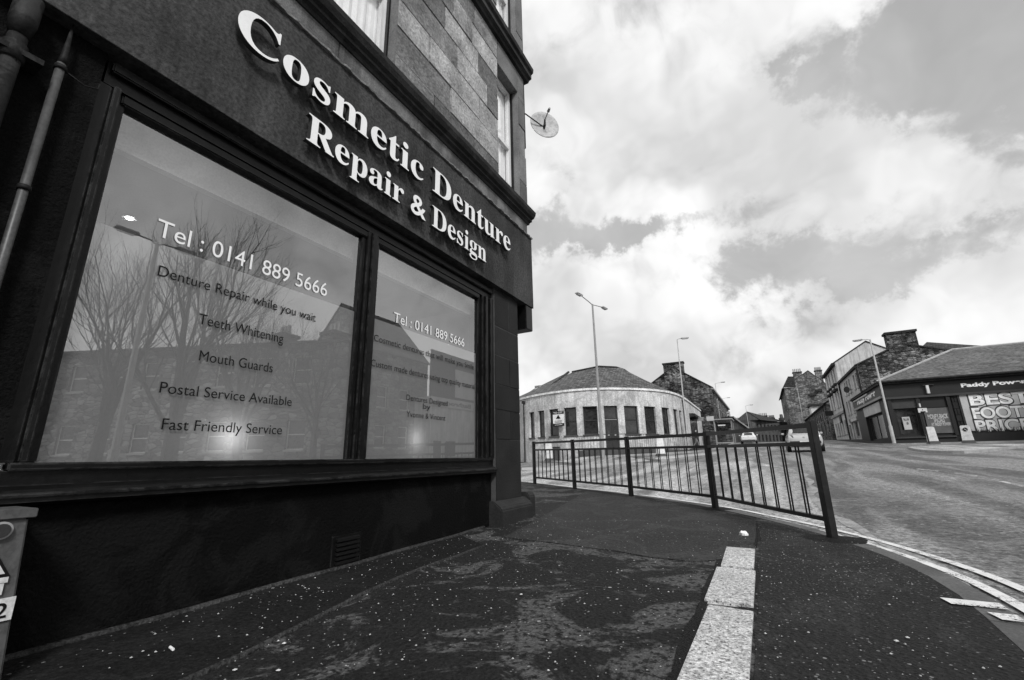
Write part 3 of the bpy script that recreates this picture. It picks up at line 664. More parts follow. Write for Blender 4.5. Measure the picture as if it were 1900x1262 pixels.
# raised letters, each one its own piece standing off the board on pins
def bold(ch):
    if 'A' <= ch <= 'Z': return chr(0x1D400 + ord(ch) - 65)
    if 'a' <= ch <= 'z': return chr(0x1D41A + ord(ch) - 97)
    return ch
def wid(s): return bounds(text_mesh(s))[1][0]
base_w = wid('|')
def sign_row(s, y0, y1, zb, cap, tw=.045):
    items = []; x = 0
    for ch in s:
        if ch == ' ': x += .27; continue
        g = bold(ch); me = text_mesh(g, .012 if ch == '&' else 0.0, tw); adv = wid(g + '|') - base_w; items.append((me, x, ch)); x += adv
    L0 = min(bounds(items[0][0])[0][0] + items[0][1], 9); R0 = bounds(items[-1][0])[1][0] + items[-1][1]
    hl, hh = bounds(text_mesh(bold('D'))); kz = cap / (hh[1] - hl[1]); kx = (y1 - y0) / (R0 - L0); org = ORG[shop.name]
    for me, x, ch in items:
        zs_ = [v.co.z for v in me.vertices]; zmx, zmn = max(zs_), min(zs_); amp = .9 if ch == '&' else 1
        for v in me.vertices:
            t = (v.co.z - zmn) / (zmx - zmn); v.co = (-2.890 + .045 * t - org.x, y0 + (v.co.x + x - L0) * kx - org.y, zb + (v.co.y - hl[1]) * kz * amp - org.z)
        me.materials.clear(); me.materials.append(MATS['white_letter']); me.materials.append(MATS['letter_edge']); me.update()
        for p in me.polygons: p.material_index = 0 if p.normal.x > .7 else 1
        o = bpy.data.objects.new('letter', me); COL.objects.link(o); o.parent = shop; ORG[o.name] = org
        lo, hi = bounds(me); cy, cz = (lo[1] + hi[1]) / 2 + org.y, (lo[2] + hi[2]) / 2 + org.z
sign_row('Cosmetic Denture', 1.245, 5.225, 3.725, .300)
sign_row('Repair & Design', 1.865, 4.555, 3.292, .250)
# frieze stones and moulded cornice
y = -4.5
while y < 6.05:
    y1 = min(y + random.uniform(1.1, 1.5), 6.12); y1 = 6.12 if 6.12 - y1 < .4 else y1
    bx('frieze_stone', 'frieze_stone', shop, -3.4, -3.0, y + .003, y1 - .003, 4.39, 4.66, bevel=.005); y = y1
MB().prism([(-3.3, 4.66), (-2.985, 4.66), (-2.97, 4.69), (-2.93, 4.70), (-2.93, 4.735), (-2.89, 4.75), (-2.86, 4.80), (-2.85, 4.85), (-2.87, 4.868), (-3.06, 4.888), (-3.3, 4.888)], 'y', -4.5, 6.17).build('cornice', 'cornice_stone', shop)
bx('upper_core', 'mortar', shop, -12, W - .03, 2.94, 5.26, 3.2, 14)
bx('upper_core', 'mortar', shop, -12, W - .03, 5.985, 6.24, 4.89, 14)
bx('upper_core', 'mortar', shop, -12, W - .03, -6, 1.80, 4.89, 14)
bx('upper_core', 'mortar', shop, -12, -3.42, -6, 6.0, 3.2, 4.9)
# ashlar blocks
def blocks(y0, y1, z0, z1, h, mat='ashlar', lo=.45, hi=1.35):
    n = round((z1 - z0) / h); hh = (z1 - z0) / n
    for i in range(n):
        y = y0; za = z0 + i * hh
        while y < y1 - .01:
            L = random.uniform(lo, hi); e = y + L
            if y1 - e < lo * .7: e = y1
            bx('ashlar_stone', random.choice(['ashlar', 'ashlar', 'ashlar_light', 'ashlar_mid', 'ashlar_mid']) if mat == 'ashlar' else mat, shop, W - .25, W + random.uniform(-.010, .010), y + .004, e - .004, za + .004, za + hh - .004, bevel=.006); y = e
blocks(2.94, 5.27, 4.89, 7.80, .41)
blocks(5.985, 6.25, 4.89, 7.80, .58, 'ashlar_dark', .3, .4)
blocks(5.27, 5.985, 7.30, 7.80, .5, 'ashlar_dark', .8, 1.0); blocks(1.8, 2.94, 7.30, 7.80, .5, 'ashlar_dark', 1.2, 1.3)
blocks(.2, 1.8, 4.89, 7.80, .58)
blocks(3.4, 5.27, 8.12, 11.2, .44); blocks(5.985, 6.25, 8.12, 11.2, .6, 'ashlar_dark', .3, .4); blocks(5.27, 5.985, 10.7, 11.2, .5, 'ashlar_dark', .8, 1)
MB().prism([(-3.3, 7.80), (-3.0, 7.80), (-2.98, 7.84), (-2.93, 7.86), (-2.93, 7.95), (-2.89, 7.98), (-2.88, 8.06), (-2.93, 8.09), (-3.3, 8.118)], 'y', -4.5, 6.36).build('string_course', 'cornice_stone', shop)
bx('parapet_course', 'cornice_stone', shop, -3.3, -2.95, -4.5, 6.3, 11.2, 11.6, bevel=.02)
def upwin(y0, y1, z0, z1, cur=True):
    f = bx('sash_window', 'white_paint', shop, -3.27, -3.20, y0, y0 + .07, z0, z1)
    bx('stile', 'white_paint', f, -3.27, -3.20, y1 - .09, y1, z0, z1); bx('stile', 'black_wood', f, -3.22, -3.16, y1 - .025, y1, z0, z1)
    bx('rail', 'white_paint', f, -3.27, -3.20, y0 + .07, y1 - .09, z0, z0 + .09); bx('rail', 'white_paint', f, -3.27, -3.20, y0 + .07, y1 - .09, (z0 + z1) / 2 - .03, (z0 + z1) / 2 + .03); bx('rail', 'white_paint', f, -3.27, -3.20, y0 + .07, y1 - .09, z1 - .07, z1)
    MB().quad((-3.23, y0, z0), (-3.23, y1, z0), (-3.23, y1, z1), (-3.23, y0, z1)).build('pane', 'plain_glass', f, fix=False)
    c = MB(); n = 40; zz = (z0, z1)
    for i in range(n + 1):
        yy_ = y0 + (y1 - y0) * i / n; xx = -3.285 + .008 * math.sin(i * 1.7) + .006 * math.sin(i * .9); c.v += [(xx, yy_, z0), (xx, yy_, z1)]
    for i in range(n): c.f.append((2 * i, 2 * i + 2, 2 * i + 3, 2 * i + 1))
    c.build('curtain', 'curtain', f, fix=False)
    bx('reveal', 'ashlar_dark', f, -3.3, W - .002, y1 + .001, y1 + .02, z0, z1)
    bx('backing', 'mortar', f, -3.5, -3.45, y0 - .1, y1 + .1, z0 - .1, z1 + .1)
upwin(1.80, 2.935, 4.892, 7.299); upwin(5.27, 5.98, 4.892, 7.299); upwin(5.27, 5.98, 8.12, 10.69)
# drainpipes at the near end and the short pipe on the far corner
def pipe(pts, r, mat, parent, name='drainpipe', n=14):
    return MB().tube(pts, r, 20).build(name, mat, parent, smooth=True)
dp = pipe([(-2.94, .36, -.1), (-2.94, .36, 3.02)], .036, 'pipe_iron', shop)
for z in (2.72, 1.2): pipe([(-2.94, .36, z), (-2.94, .36, z + .09)], .046, 'pipe_iron', dp, 'collar'); bx('clip', 'pipe_iron', dp, -3.05, -2.9, .26, .46, z + .03, z + .06)
pipe([(-2.94, .36, 2.86), (-2.94, .36, 2.95), (-2.94, .36, 3.1)], [.038, .052, .052], 'pipe_iron', dp, 'hopper')
cp = pipe([(-2.965, .528, .3), (-2.965, .528, 2.86)], .019, 'pipe_grey', shop, 'conduit')
pipe([(-2.965, .528, 2.86), (-2.965, .53, 2.90), (-2.975, .53, 3.14)], [.021, .016, .004], 'pipe_iron', cp, 'cable')
pipe([(-2.965, .55, 2.83), (-2.955, .63, 2.80), (-2.95, .68, 2.82), (-2.96, .685, 2.86)], .0035, 'pipe_iron', cp, 'wire')
for z in (2.82, 2.1, 1.3): pipe([(-2.965, .528, z), (-2.965, .528, z + .025)], .025, 'pipe_iron', cp, 'clip')
pipe([(-3.12, 6.30, 6.35), (-3.12, 6.30, 11.5)], .05, 'pipe_iron', shop, 'corner_pipe')
bx('spike_strip', 'dark_metal', shop, -2.96, -2.94, 6.121, 6.14, 3.25, 3.55)
# the rest of the block down the side street
bx('side_wall', 'ashlar_dark', shop, -14, -3.36, 5.6, 6.2, 3.2, 14)

# satellite dish
ds = empty('satellite_dish', at(985, 232, 6.6), 'weathered white satellite dish on the upper corner of the dark shop building', 'satellite dish')
dc = Vector(at(1009, 235, 6.75)); ax = Vector((.70, -.70, .10)).normalized()
a1 = ax.cross(Vector((0, 0, 1))).normalized(); a2 = a1.cross(ax)
mb = MB(); NR, NA = 6, 28; R0 = .29
for i in range(NR + 1):
    r0 = R0 * i / NR
    for j in range(NA):
        th = 2 * math.pi * j / NA; mb.v.append(tuple(dc + a1 * (r0 * math.cos(th)) + a2 * (r0 * 1.1 * math.sin(th)) + ax * (.055 * (r0 / R0) ** 2)))
for i in range(NR):
    for j in range(NA): mb.f.append((i * NA + j, i * NA + (j + 1) % NA, (i + 1) * NA + (j + 1) % NA, (i + 1) * NA + j))
do = mb.build('reflector', 'dish', ds, smooth=True, fix=False); md = do.modifiers.new('t', 'SOLIDIFY'); md.thickness = .008
e1 = dc - a2 * .10 + ax * .03; e2 = dc + ax * .30 + a2 * .10
MB().tube([dc - ax * .03 - a2 * .06, dc - a2 * .02 + ax * .05, dc + a2 * .10 + ax * .08], [.022, .024, .016], 8).build('mount', 'dark_metal', ds)
MB().tube([dc + a2 * .09 + ax * .07, e2], .010, 8).build('arm', 'lamp_grey', ds)
MB().tube([e2 - ax * .03, e2 + ax * .05], [.028, .02], 10).build('receiver', 'lamp_grey', ds)
MB().tube([dc - ax * .03, dc - ax * .06 - a1 * .1, (-3.06, 6.3, dc.z + .03)], .012, 8).build('bracket', 'dark_metal', ds)

# street cabinet against the wall
cbx = -2.72
cab = empty('utility_cabinet', (-2.86, .3, 0), 'small grey metal utility cabinet with warning triangle and number sticker against the black wall', 'cabinet')
MB().hexa([(-3.0, -.5, -.05), (cbx, -.5, -.05), (cbx, .80, -.05), (-3.0, .80, -.05), (-3.0, -.5, .60), (cbx - .01, -.5, .60), (cbx - .01, .765, .60), (-3.0, .765, .60)]).build('body', 'galv_steel', cab, bevel=.006)
bx('lid', 'galv_steel', cab, -3.0, cbx + .006, -.52, .785, .602, .638, bevel=.003)
p = atX(2, 985, cbx); MB().tube([(cbx - .012, p[1], p[2]), (cbx + .012, p[1], p[2])], .026, 16).build('lock', 'dark_metal', cab)
MB().tube([(cbx - .002, p[1], p[2]), (cbx + .004, p[1], p[2])], .034, 20).build('lock_ring', 'lamp_grey', cab)
pr = atX(17, 1066, cbx); tx = cbx + .001
def tri(yr, zb, s_, x, m, nm, par):
    return MB().prism([(yr - s_, zb), (yr, zb), (yr - s_ / 2, zb + s_ * .866)], 'x', x - .004, x).build(nm, m, par)
t_ = tri(pr[1] + .004, pr[2] - .006, .19, tx, 'vinyl_black', 'warning_sign', cab); tri(pr[1] - .014, pr[2] + .006, .155, tx + .003, 'sticker', 'warning_face', t_)
MB().prism([(pr[1] - .115, pr[2] + .03), (pr[1] - .08, pr[2] + .03), (pr[1] - .065, pr[2] + .075), (pr[1] - .085, pr[2] + .07), (pr[1] - .075, pr[2] + .115), (pr[1] - .115, pr[2] + .06), (pr[1] - .095, pr[2] + .063)], 'x', tx + .003, tx + .006).build('bolt_symbol', 'vinyl_black', t_)
bx('warning_caption', 'sticker', t_, tx - .003, tx + .002, pr[1] - .18, pr[1], pr[2] - .028, pr[2] - .008)
a = atX(10, 1072, cbx); b2 = atX(6, 1103, cbx); bx('label_plate', 'sticker', cab, tx - .004, tx + .002, a[1] - .2, a[1], b2[2], a[2] - .02)
a = atX(30, 1106, cbx); b2 = atX(24, 1148, cbx); np_ = bx('number_plate', 'sticker', cab, tx - .004, tx + .003, a[1] - .2, a[1], b2[2], a[2])
text_on('2', 'number', 'vinyl_black', np_, (tx + .005, 0, 0), (0, 1, 0), a[1] - .055, a[1] - .018, b2[2] + .012, (a[2] - b2[2]) * .66, .01)

# ================================================================== GUARD RAIL
PN = [(.44, 5.35), (-.73, 7.32), (-2.29, 8.72), (-3.84, 9.85), (-5.38, 10.97)]
gr = empty('guard_rail', (PN[2][0], PN[2][1], PV(*PN[2])), 'dark painted steel pedestrian guard rail curving round the pavement corner', 'railing')
for i, p in enumerate(PN):
    q = PN[i + 1] if i + 1 < len(PN) else PN[i - 1]; t = Vector((q[0] - p[0], q[1] - p[1], 0)).normalized(); n_ = Vector((-t.y, t.x, 0))
    if i == 0: d1 = t
    z = PV(*p); hp = 1.085
    MB().obox((p[0], p[1], z + hp / 2 - .05), t, .035, n_, .035, (0, 0, 1), hp / 2 + .05).build('post', 'rail_paint', gr, bevel=.005)
for i in range(4):
    a, b = PN[i], PN[i + 1]; A = Vector((a[0], a[1], PV(*a))); Bv = Vector((b[0], b[1], PV(*b))); t = (Bv - A).normalized(); n_ = Vector((-t.y, t.x, 0)).normalized(); L = (Bv - A).length; up = Vector((0, 0, 1))
    A2 = A + t * .038; B2 = Bv - t * .038
    for nm, h, hw in (('top_rail', 1.045, .024), ('middle_rail', .865, .020), ('bottom_rail', .17, .020)):
        c = (A2 + B2) / 2 + up * h; MB().obox(c, t, (B2 - A2).length / 2, n_, .024, t.cross(n_), hw).build(nm, 'rail_paint', gr, bevel=.003)
    nb = 18
    for k in range(nb):
        s_ = .038 + (L - .076) * (k + .5 + (.12 if k % 2 else -.12)) / nb; c = A + t * s_ + n_ * (.016 if k % 2 else -.016)
        MB().tube([c + up * .185, c + up * .85], .0085, 6).build('bar', 'rail_paint', gr)
# asphalt collars round the two nearest posts
for (x, y), rr in ((PN[0], .25), (PN[1], .22)):
    mb = MB(); n = 28; ring = []
    for j in range(n):
        th = 2 * math.pi * j / n; r0 = rr * (1 + random.uniform(-.10, .10)); ring.append((x + r0 * math.cos(th) * 1.1, y + r0 * math.sin(th) * .9))
    cz = PV(x, y)
    ring = [((q[0], q[1]) if cz > -9 else q) for q in ring]
    mb.v = [(x, y, cz + .016)] + [(a, b, PV(a, b) + .002) for a, b in ring] + [(x + (a - x) * .6, y + (b - y) * .6, cz + .014) for a, b in ring]
    for j in range(n):
        mb.f.append((0, 1 + n + j, 1 + n + (j + 1) % n)); mb.f.append((1 + n + j, 1 + j, 1 + (j + 1) % n, 1 + n + (j + 1) % n))
    struct(mb.build('pavement_collar', 'asphalt_collar', smooth=True))

# ================================================================== LITTER
def litter(x, y, r0, label, nm='paper_litter', seed=1):
    rnd = random.Random(seed); mb = MB(); z = PV(x, y) + .018; n = 9
    top = [(x + r0 * 1.5 * math.cos(6.28 * j / n) * rnd.uniform(.6, 1.1), y + r0 * math.sin(6.28 * j / n) * rnd.uniform(.6, 1.1), z + rnd.uniform(0, .02)) for j in range(n)]
    mid = [(x + (a - x) * .55, y + (b - y) * .55, z + rnd.uniform(.008, .035)) for a, b, c in top]
    bot = [(a, b, z - .008) for a, b, c in top]
    mb.v = [(x, y, z + .022)] + mid + top + bot
    for j in range(n):
        k = (j + 1) % n; mb.f += [(0, 1 + j, 1 + k), (1 + j, 1 + n + j, 1 + n + k, 1 + k), (1 + n + j, 1 + 2 * n + j, 1 + 2 * n + k, 1 + n + k)]
    return tag(mb.build(nm, 'paper'), label, 'litter')
litter(-.29, 5.24, .032, 'crumpled white paper scrap lying just beyond the granite kerb stones', seed=3)
p = ground_hit(317, 1212, .06); mb = MB(); mb.tube([(p[0] - .022, p[1] + .004, PV(*p) + .016), (p[0] + .022, p[1] - .004, PV(*p) + .016)], .006, 8)
tag(mb.build('cigarette_end', 'paper'), 'white cigarette end on the dark footway by the shop wall', 'litter')
for i, (px, py, lb) in enumerate([(527, 1199, 'pale chewing gum spot on the footway below the wall vent'), (435, 1250, 'pale chewing gum spot at the bottom of the picture, left of its neighbour'), (516, 1250, 'pale chewing gum spot at the bottom of the picture, right of its neighbour'),
        (1665, 1195, 'round pale gum spot on the speckled asphalt under the kerb mark'), (1685, 1189, 'flat white gum spot right of the round one near the kerb'), (967, 1107, 'grey gum splash in the middle of the footway')]):
    p = ground_hit(px, py, .06); rnd = random.Random(i); n = 12; r0 = .009
    mb = MB(); mb.v = [(p[0], p[1], PV(*p) + .016)] + [(p[0] + r0 * rnd.uniform(.7, 1.3) * math.cos(6.28 * j / n), p[1] + r0 * rnd.uniform(.7, 1.3) * math.sin(6.28 * j / n), PV(*p) + .0115) for j in range(n)]; mb.f = [(0, 1 + j, 1 + (j + 1) % n) for j in range(n)]
    tag(mb.build('gum_spot', 'sticker', fix=False), lb, 'gum', 'gum spots on the footway')

# ================================================================== STREET FURNITURE
def lamp_post(base, h, label, arms=((1, 0),), r0=.085, arm=1.0, mat='lamp_grey', lean=(0, 0)):
    x, y, z = base; t = empty('street_lamp', base, label, 'street lamp', 'street lamps')
    top = Vector((x + lean[0] * h, y + lean[1] * h, z + h))
    b = Vector(base)
    MB().tube([b - Vector((0, 0, .2)), b + (top - b) * .16, b + (top - b) * .161, top], [r0, r0, r0 * .72, r0 * .45], 10).build('column', mat, t, smooth=False)
    for dx, dy in arms:
        d = Vector((dx, dy, 0)).normalized(); e = top + d * arm + Vector((0, 0, .12 * arm))
        MB().tube([top - Vector((0, 0, .05)), top + d * arm * .35 + Vector((0, 0, .04)), e], .03, 8).build('arm', mat, t)
        s_ = d.cross(Vector((0, 0, 1)))
        mb = MB(); c = e + d * .30
        mb.obox(c + Vector((0, 0, .02)), d, .34, s_, .13, (0, 0, 1), .05); h_ = mb.build('lantern', 'lamp_pale', t, bevel=.03)
        MB().obox(c - Vector((0, 0, .045)), d, .24, s_, .10, (0, 0, 1), .03).build('lens', 'sticker', h_, bevel=.015)
    return t
def gz(x, y, h=.12): return (x, y, RD(x, y) + h)
q = at(1119, 853, 27.6); zt_ = at(1103, 572, 27.6); la = ray(1067, 553); la = la * ((zt_[2] - CZ) / la[2]); LD = np.array([la[0] - zt_[0], la[1] - zt_[1]]); LD /= np.linalg.norm(LD); lamp_post(gz(q[0], q[1], .1), 10.0, 'tall twin-armed street lamp on the island before the round building', (tuple(LD), tuple(-LD)), arm=1.5, r0=.13)
q = at(1277, 828, 41); lamp_post(gz(q[0], q[1]), 9.6, 'slim single-armed street lamp beside the round building right end', ((1, .25),), arm=.35, mat='lamp_pale', lean=(.012, 0))
q = at(1339, 800, 80); lamp_post(gz(q[0], q[1]), 9.6, 'street lamp rising just behind the bus shelter', ((1, 0),), arm=.9, mat='lamp_pale')
q = at(1347, 800, 112); lamp_post(gz(q[0], q[1]), 9.8, 'small far street lamp beyond the bus shelter, in front of a white sign', ((1, 0),), arm=1.2, mat='lamp_pale')
q = at(1392, 810, 105); lamp_post(gz(q[0], q[1]), 7.4, 'short pale street lamp in front of the distant brick gable', ((1, 0),), arm=.8, mat='lamp_pale')
q = at(1659, 821, 44.6); lamp_post(gz(q[0], q[1]), 8.2, 'pale street lamp at the corner of the betting shop', ((-1, .15),), arm=.5, mat='lamp_pale', r0=.12)
q = at(1494, 800, 92); lamp_post(gz(q[0], q[1]), 9.0, 'pale street lamp in front of the low stone terrace', ((-1, 0),), arm=1.4, mat='lamp_pale')

def island(name, pix, h=.11):
    ps = [ground_hit(*q) for q in pix]; ps = crom(ps + [ps[0]], 4)[:-1]; mb = MB(); n = len(ps)
    mb.v = [(p[0], p[1], RD(*p) - .05) for p in ps] + [(p[0], p[1], RD(*p) + h) for p in ps]; c = sum(ps) / n
    mb.v += [(c[0] + (p[0] - c[0]) * .93, c[1] + (p[1] - c[1]) * .90, RD(*p) + h + .004) for p in ps]
    mb.f = [(i, (i + 1) % n, n + (i + 1) % n, n + i) for i in range(n)] + [(n + i, n + (i + 1) % n, 2 * n + (i + 1) % n, 2 * n + i) for i in range(n)]
    o = mb.build(name + '_kerb', 'trim_stone'); o.name = name; struct(o)
    m2 = MB(); m2.poly([(c[0] + (p[0] - c[0]) * .93, c[1] + (p[1] - c[1]) * .90, RD(*p) + h + .007) for p in ps]); m2.build('paving', 'asphalt_side', o, fix=False); return o
island('traffic_island', [(1684, 833), (1712, 839), (1790, 842), (1850, 837), (1900, 831), (1930, 830), (1900, 827.5), (1800, 829), (1720, 830)])
island('traffic_island', [(1000, 859), (1060, 863), (1130, 859), (1180, 854), (1130, 851), (1060, 853)])
island('traffic_island', [(1195, 852.5), (1225, 857), (1262, 853), (1235, 849.5)])

def bollard(base, yaw, label, arrow=True, h=1.12, wk=1.0):
    t = empty('traffic_bollard', base, label, 'bollard', 'keep-left bollards on the islands'); c, s_ = math.cos(yaw), math.sin(yaw)
    f = Vector((c, s_, 0)); r0 = Vector((-s_, c, 0)); b = Vector(base); up = Vector((0, 0, 1))
    def P(a, d, z): return b + r0 * a * wk + f * d + up * z
    MB().hexa([P(-.24, -.17, -.03), P(.24, -.17, -.03), P(.24, .17, -.03), P(-.24, .17, -.03), P(-.2, -.13, .14), P(.2, -.13, .14), P(.2, .13, .14), P(-.2, .13, .14)]).build('base', 'base_grey', t, bevel=.01)
    prof = [(-.19, .14), (.19, .14), (.155, h - .06), (.12, h), (-.12, h), (-.155, h - .06)]
    mb = MB(); mb.v = [P(a, -.11 + .03 * (z > .5), z) for a, z in prof] + [P(a, .11 - .03 * (z > .5), z) for a, z in prof]; n = 6
    mb.v = [tuple(v) for v in mb.v]; mb.f = [tuple(range(6))[::-1], tuple(range(6, 12))] + [(i, (i + 1) % n, n + (i + 1) % n, n + i) for i in range(n)]
    sh = mb.build('shell', 'bollard_white', t, bevel=.012)
    if arrow:
        cc = P(0, .098, h - .27); MB().tube([cc, cc + f * .012], .125, 20).build('sign_disc', 'panel_green', sh)
        MB().tube([cc + f * .013 + up * .06 - r0 * .05, cc + f * .013 - up * .03 + r0 * .03], .012, 4).build('arrow', 'poster_white', sh)
        MB().obox(cc + f * .014 - up * .05 + r0 * .05, r0 + up, .012, r0 - up, .05, f, .004).build('arrow_head', 'poster_white', sh)
    return t
toc = math.radians(-105)
for px, py, Y, lb, ar, ya in [(1735, 834, 41.5, 'white plastic traffic bollard beside the thin sign pole, front blank', False, -95), (1801, 833, 41.3, 'white traffic bollard with a dark arrow disc on the island', True, -110),
                              (1227, 853, 26.7, 'grubby white traffic bollard behind the middle of the guard rail', False, -60), (1019, 858, 26.2, 'narrow white bollard by the left end of the guard rail', False, -80)]:
    q = at(px, py, Y); bollard(gz(q[0], q[1], .11), math.radians(ya), lb, ar, wk=1.5 if px > 1700 else 1.2)
q = at(1013, 858, 26.9); bz = gz(q[0], q[1], .11)
gb = empty('litter_bin', bz, 'dark upright litter bin next to the narrow white bollard', 'bin')
MB().box(q[0] - .05, q[0] + .25, q[1] - .1, q[1] + .2, bz[2], bz[2] + 1.0).build('body', 'base_grey', gb, bevel=.03); MB().box(q[0] - .07, q[0] + .27, q[1] - .12, q[1] + .22, bz[2] + 1.0, bz[2] + 1.08).build('lid', 'dark_metal', gb, bevel=.03)
q2 = at(1031, 858, 27.2); bz = gz(q2[0], q2[1], .11)
gb = empty('control_box', bz, 'low dark grey control box right of the narrow white bollard', 'cabinet')
MB().box(q2[0] - .18, q2[0] + .22, q2[1], q2[1] + .3, bz[2] - .05, bz[2] + .78).build('body', 'base_grey', gb, bevel=.02); MB().box(q2[0] - .2, q2[0] + .24, q2[1] - .02, q2[1] + .32, bz[2] + .78, bz[2] + .83).build('lid', 'dark_metal', gb)
# sign pole on the right island
q = at(1728, 838, 40.3); b = gz(q[0], q[1], .1); sp = empty('sign_pole', b, 'thin dark pole with a small white two-line plate in front of the betting shop', 'sign')
tp = at(1704, 742, 40.3)
MB().tube([b, (tp[0], 40.3, tp[2])], .045, 8).build('pole', 'dark_metal', sp)
a = at(1702.5, 758, 40.2); c = at(1721, 765, 40.2); pl = MB().box(a[0], c[0], 40.17, 40.22, c[2], a[2]).build('plate', 'plate', sp)
for k in range(2): MB().box(a[0] + (.25 if k == 0 else .1), c[0] - (.25 if k == 0 else .1), 40.162, 40.169, a[2] - .14 - .15 * k, a[2] - .06 - .15 * k).build('print_line', 'vinyl_black', pl)
a = at(1704.5, 749, 40.2); c = at(1708.5, 755.5, 40.2); MB().box(a[0], c[0], 40.12, 40.24, c[2], a[2]).build('lamp_box', 'plate', sp)

# ================================================================== VEHICLES
def loft(mb, secs):
    n = len(secs[0])
    for s_ in secs: mb.v += s_
    k0 = len(mb.v) - n * len(secs)
    for i in range(len(secs) - 1):
        for j in range(n - 1): mb.f.append((k0 + i * n + j, k0 + i * n + j + 1, k0 + (i + 1) * n + j + 1, k0 + (i + 1) * n + j))
    mb.f.append(tuple(k0 + j for j in range(n))); mb.f.append(tuple(k0 + (len(secs) - 1) * n + j for j in range(n)))
def make_car(loc, slope, yaw, paint, label, saloon=False):
    t = empty('parked_car' if False else 'car', loc, label, 'car', 'cars on the road'); org = Vector((0, 0, 0)); ORG[t.name] = org
    Wd = .89
    # lower body: rear at y=0, nose at y=4.3; (y, bottom, top, halfwidth, tuck)
    body = [(0.0, .42, .72, .70, .93), (.05, .32, .90, .80, .93), (.16, .26, .98, .86, .92), (.7, .22, 1.00, Wd, .92), (1.4, .20, .98, Wd, .93), (2.4, .20, .96, Wd, .93), (3.1, .22, .92, Wd, .92), (3.7, .24, .82, .86, .88), (4.1, .28, .70, .80, .85), (4.28, .36, .58, .66, .85)]
    secs = []
    for y, zb, zt, hw, tk in body:
        half = [(hw * .80, zb), (hw * .97, zb + (zt - zb) * .18), (hw, zb + (zt - zb) * .45), (hw * .985, zb + (zt - zb) * .72), (hw * tk, zt - .02), (hw * tk * .9, zt)]
        secs.append([(-a, y, z) for a, z in half] + [(a, y, z) for a, z in half[::-1]])
    mb = MB(); loft(mb, secs); bo = mb.build('body', paint, t, smooth=True)
    ms = bo.modifiers.new('s', 'SUBSURF'); ms.levels = 1; ms.render_levels = 2
    if saloon: cab_ = [(.45, .97, .70), (.95, 1.28, .60), (1.25, 1.36, .57), (1.9, 1.40, .56), (2.4, 1.34, .58), (3.15, .95, .70)]
    else: cab_ = [(.10, .97, .74), (.28, 1.28, .66), (.45, 1.43, .60), (.75, 1.47, .585), (1.6, 1.485, .58), (2.2, 1.42, .60), (3.1, .95, .72)]
    secs = []
    for y, zt, hw in cab_:
        half = [(.80, .93), (.80 - (.80 - hw) * .55, .93 + (zt - .93) * .55), (hw, .93 + (zt - .93) * .93), (hw * .82, zt)]
        secs.append([(-a, y, z) for a, z in half] + [(a, y, z) for a, z in half[::-1]])
    mb = MB(); loft(mb, secs); ro = mb.build('roof', paint, t, smooth=True); ms = ro.modifiers.new('s', 'SUBSURF'); ms.levels = 1; ms.render_levels = 2
    # rear screen
    if saloon: scr = [(-.58, .50, 1.02), (.58, .50, 1.02), (.50, .93, 1.285), (-.50, .93, 1.285)]; nn = Vector((0, -.55, .8))
    else: scr = [(-.60, .115, 1.06), (.60, .115, 1.06), (.50, .325, 1.385), (-.50, .325, 1.385)]; nn = Vector((0, -.86, .5))
    nn.normalize(); mb = MB(); rows = 4; cols = 10
    for j in range(rows + 1):
        for i in range(cols + 1):
            a = Vector(scr[0]).lerp(Vector(scr[1]), i / cols); b = Vector(scr[3]).lerp(Vector(scr[2]), i / cols); q = a.lerp(b, j / rows); s_ = 2 * i / cols - 1; q = q + nn * (.028 - .075 * s_ * s_ * .9) + Vector((0, 0, -.015 * s_ * s_ * (1 - j / rows))); mb.v.append(tuple(q))
    for j in range(rows):
        for i in range(cols): mb.f.append((j * (cols + 1) + i, j * (cols + 1) + i + 1, (j + 1) * (cols + 1) + i + 1, (j + 1) * (cols + 1) + i))
    mb.build('rear_screen', 'car_glass', t, smooth=True, fix=False)
    for s_ in (-1, 1):
        mb = MB()
        pts = [(s_ * .815, .55, .985), (s_ * .815, 2.75, .965), (s_ * .665, 2.15, 1.33), (s_ * .655, 1.0, 1.36)]; mb.poly([(x + s_ * .012, y, z) for x, y, z in pts]); mb.build('side_window', 'car_glass', t, fix=False)
        tl = MB().hexa([(s_ * .52, -.005, .78), (s_ * .86, .20, .76), (s_ * .86, .24, .76), (s_ * .52, .05, .78), (s_ * .56, .02, .93), (s_ * .845, .20, .93), (s_ * .845, .24, .93), (s_ * .56, .06, .93)] if not saloon else
                       [(s_ * .5, .0, .74), (s_ * .86, .16, .74), (s_ * .86, .24, .74), (s_ * .5, .06, .74), (s_ * .5, .02, .83), (s_ * .85, .16, .84), (s_ * .85, .24, .84), (s_ * .5, .06, .83)]).build('tail_light', 'tail_light', t, bevel=.01)
        MB().obox((s_ * .985, 2.45, 1.02), (1, 0, 0), .085, (0, 1, 0), .05, (0, 0, 1), .06).build('door_mirror', paint, t, bevel=.025)
        for y in (.78, 3.45):
            wb = MB().tube([(s_ * .70, y, .31), (s_ * .90, y, .31)], .31, 24).build('wheel', 'rubber', t)
            MB().tube([(s_ * .885, y, .31), (s_ * .907, y, .31)], .20, 18).build('rim', 'lamp_pale', wb)
    MB().obox((0, -.012, .53), (1, 0, 0), .74, (0, 1, 0), .05, (0, 0, 1), .075).build('bumper', 'car_trim' if not saloon else paint, t, bevel=.02)
    MB().obox((0, .03, .34), (1, 0, 0), .70, (0, 1, 0), .06, (0, 0, 1), .07).build('valance', 'car_trim', t, bevel=.02)
    MB().obox((0, -.064, .56), (1, 0, 0), .26, (0, 1, 0), .006, (0, 0, 1), .055).build('number_plate', 'plate', t)
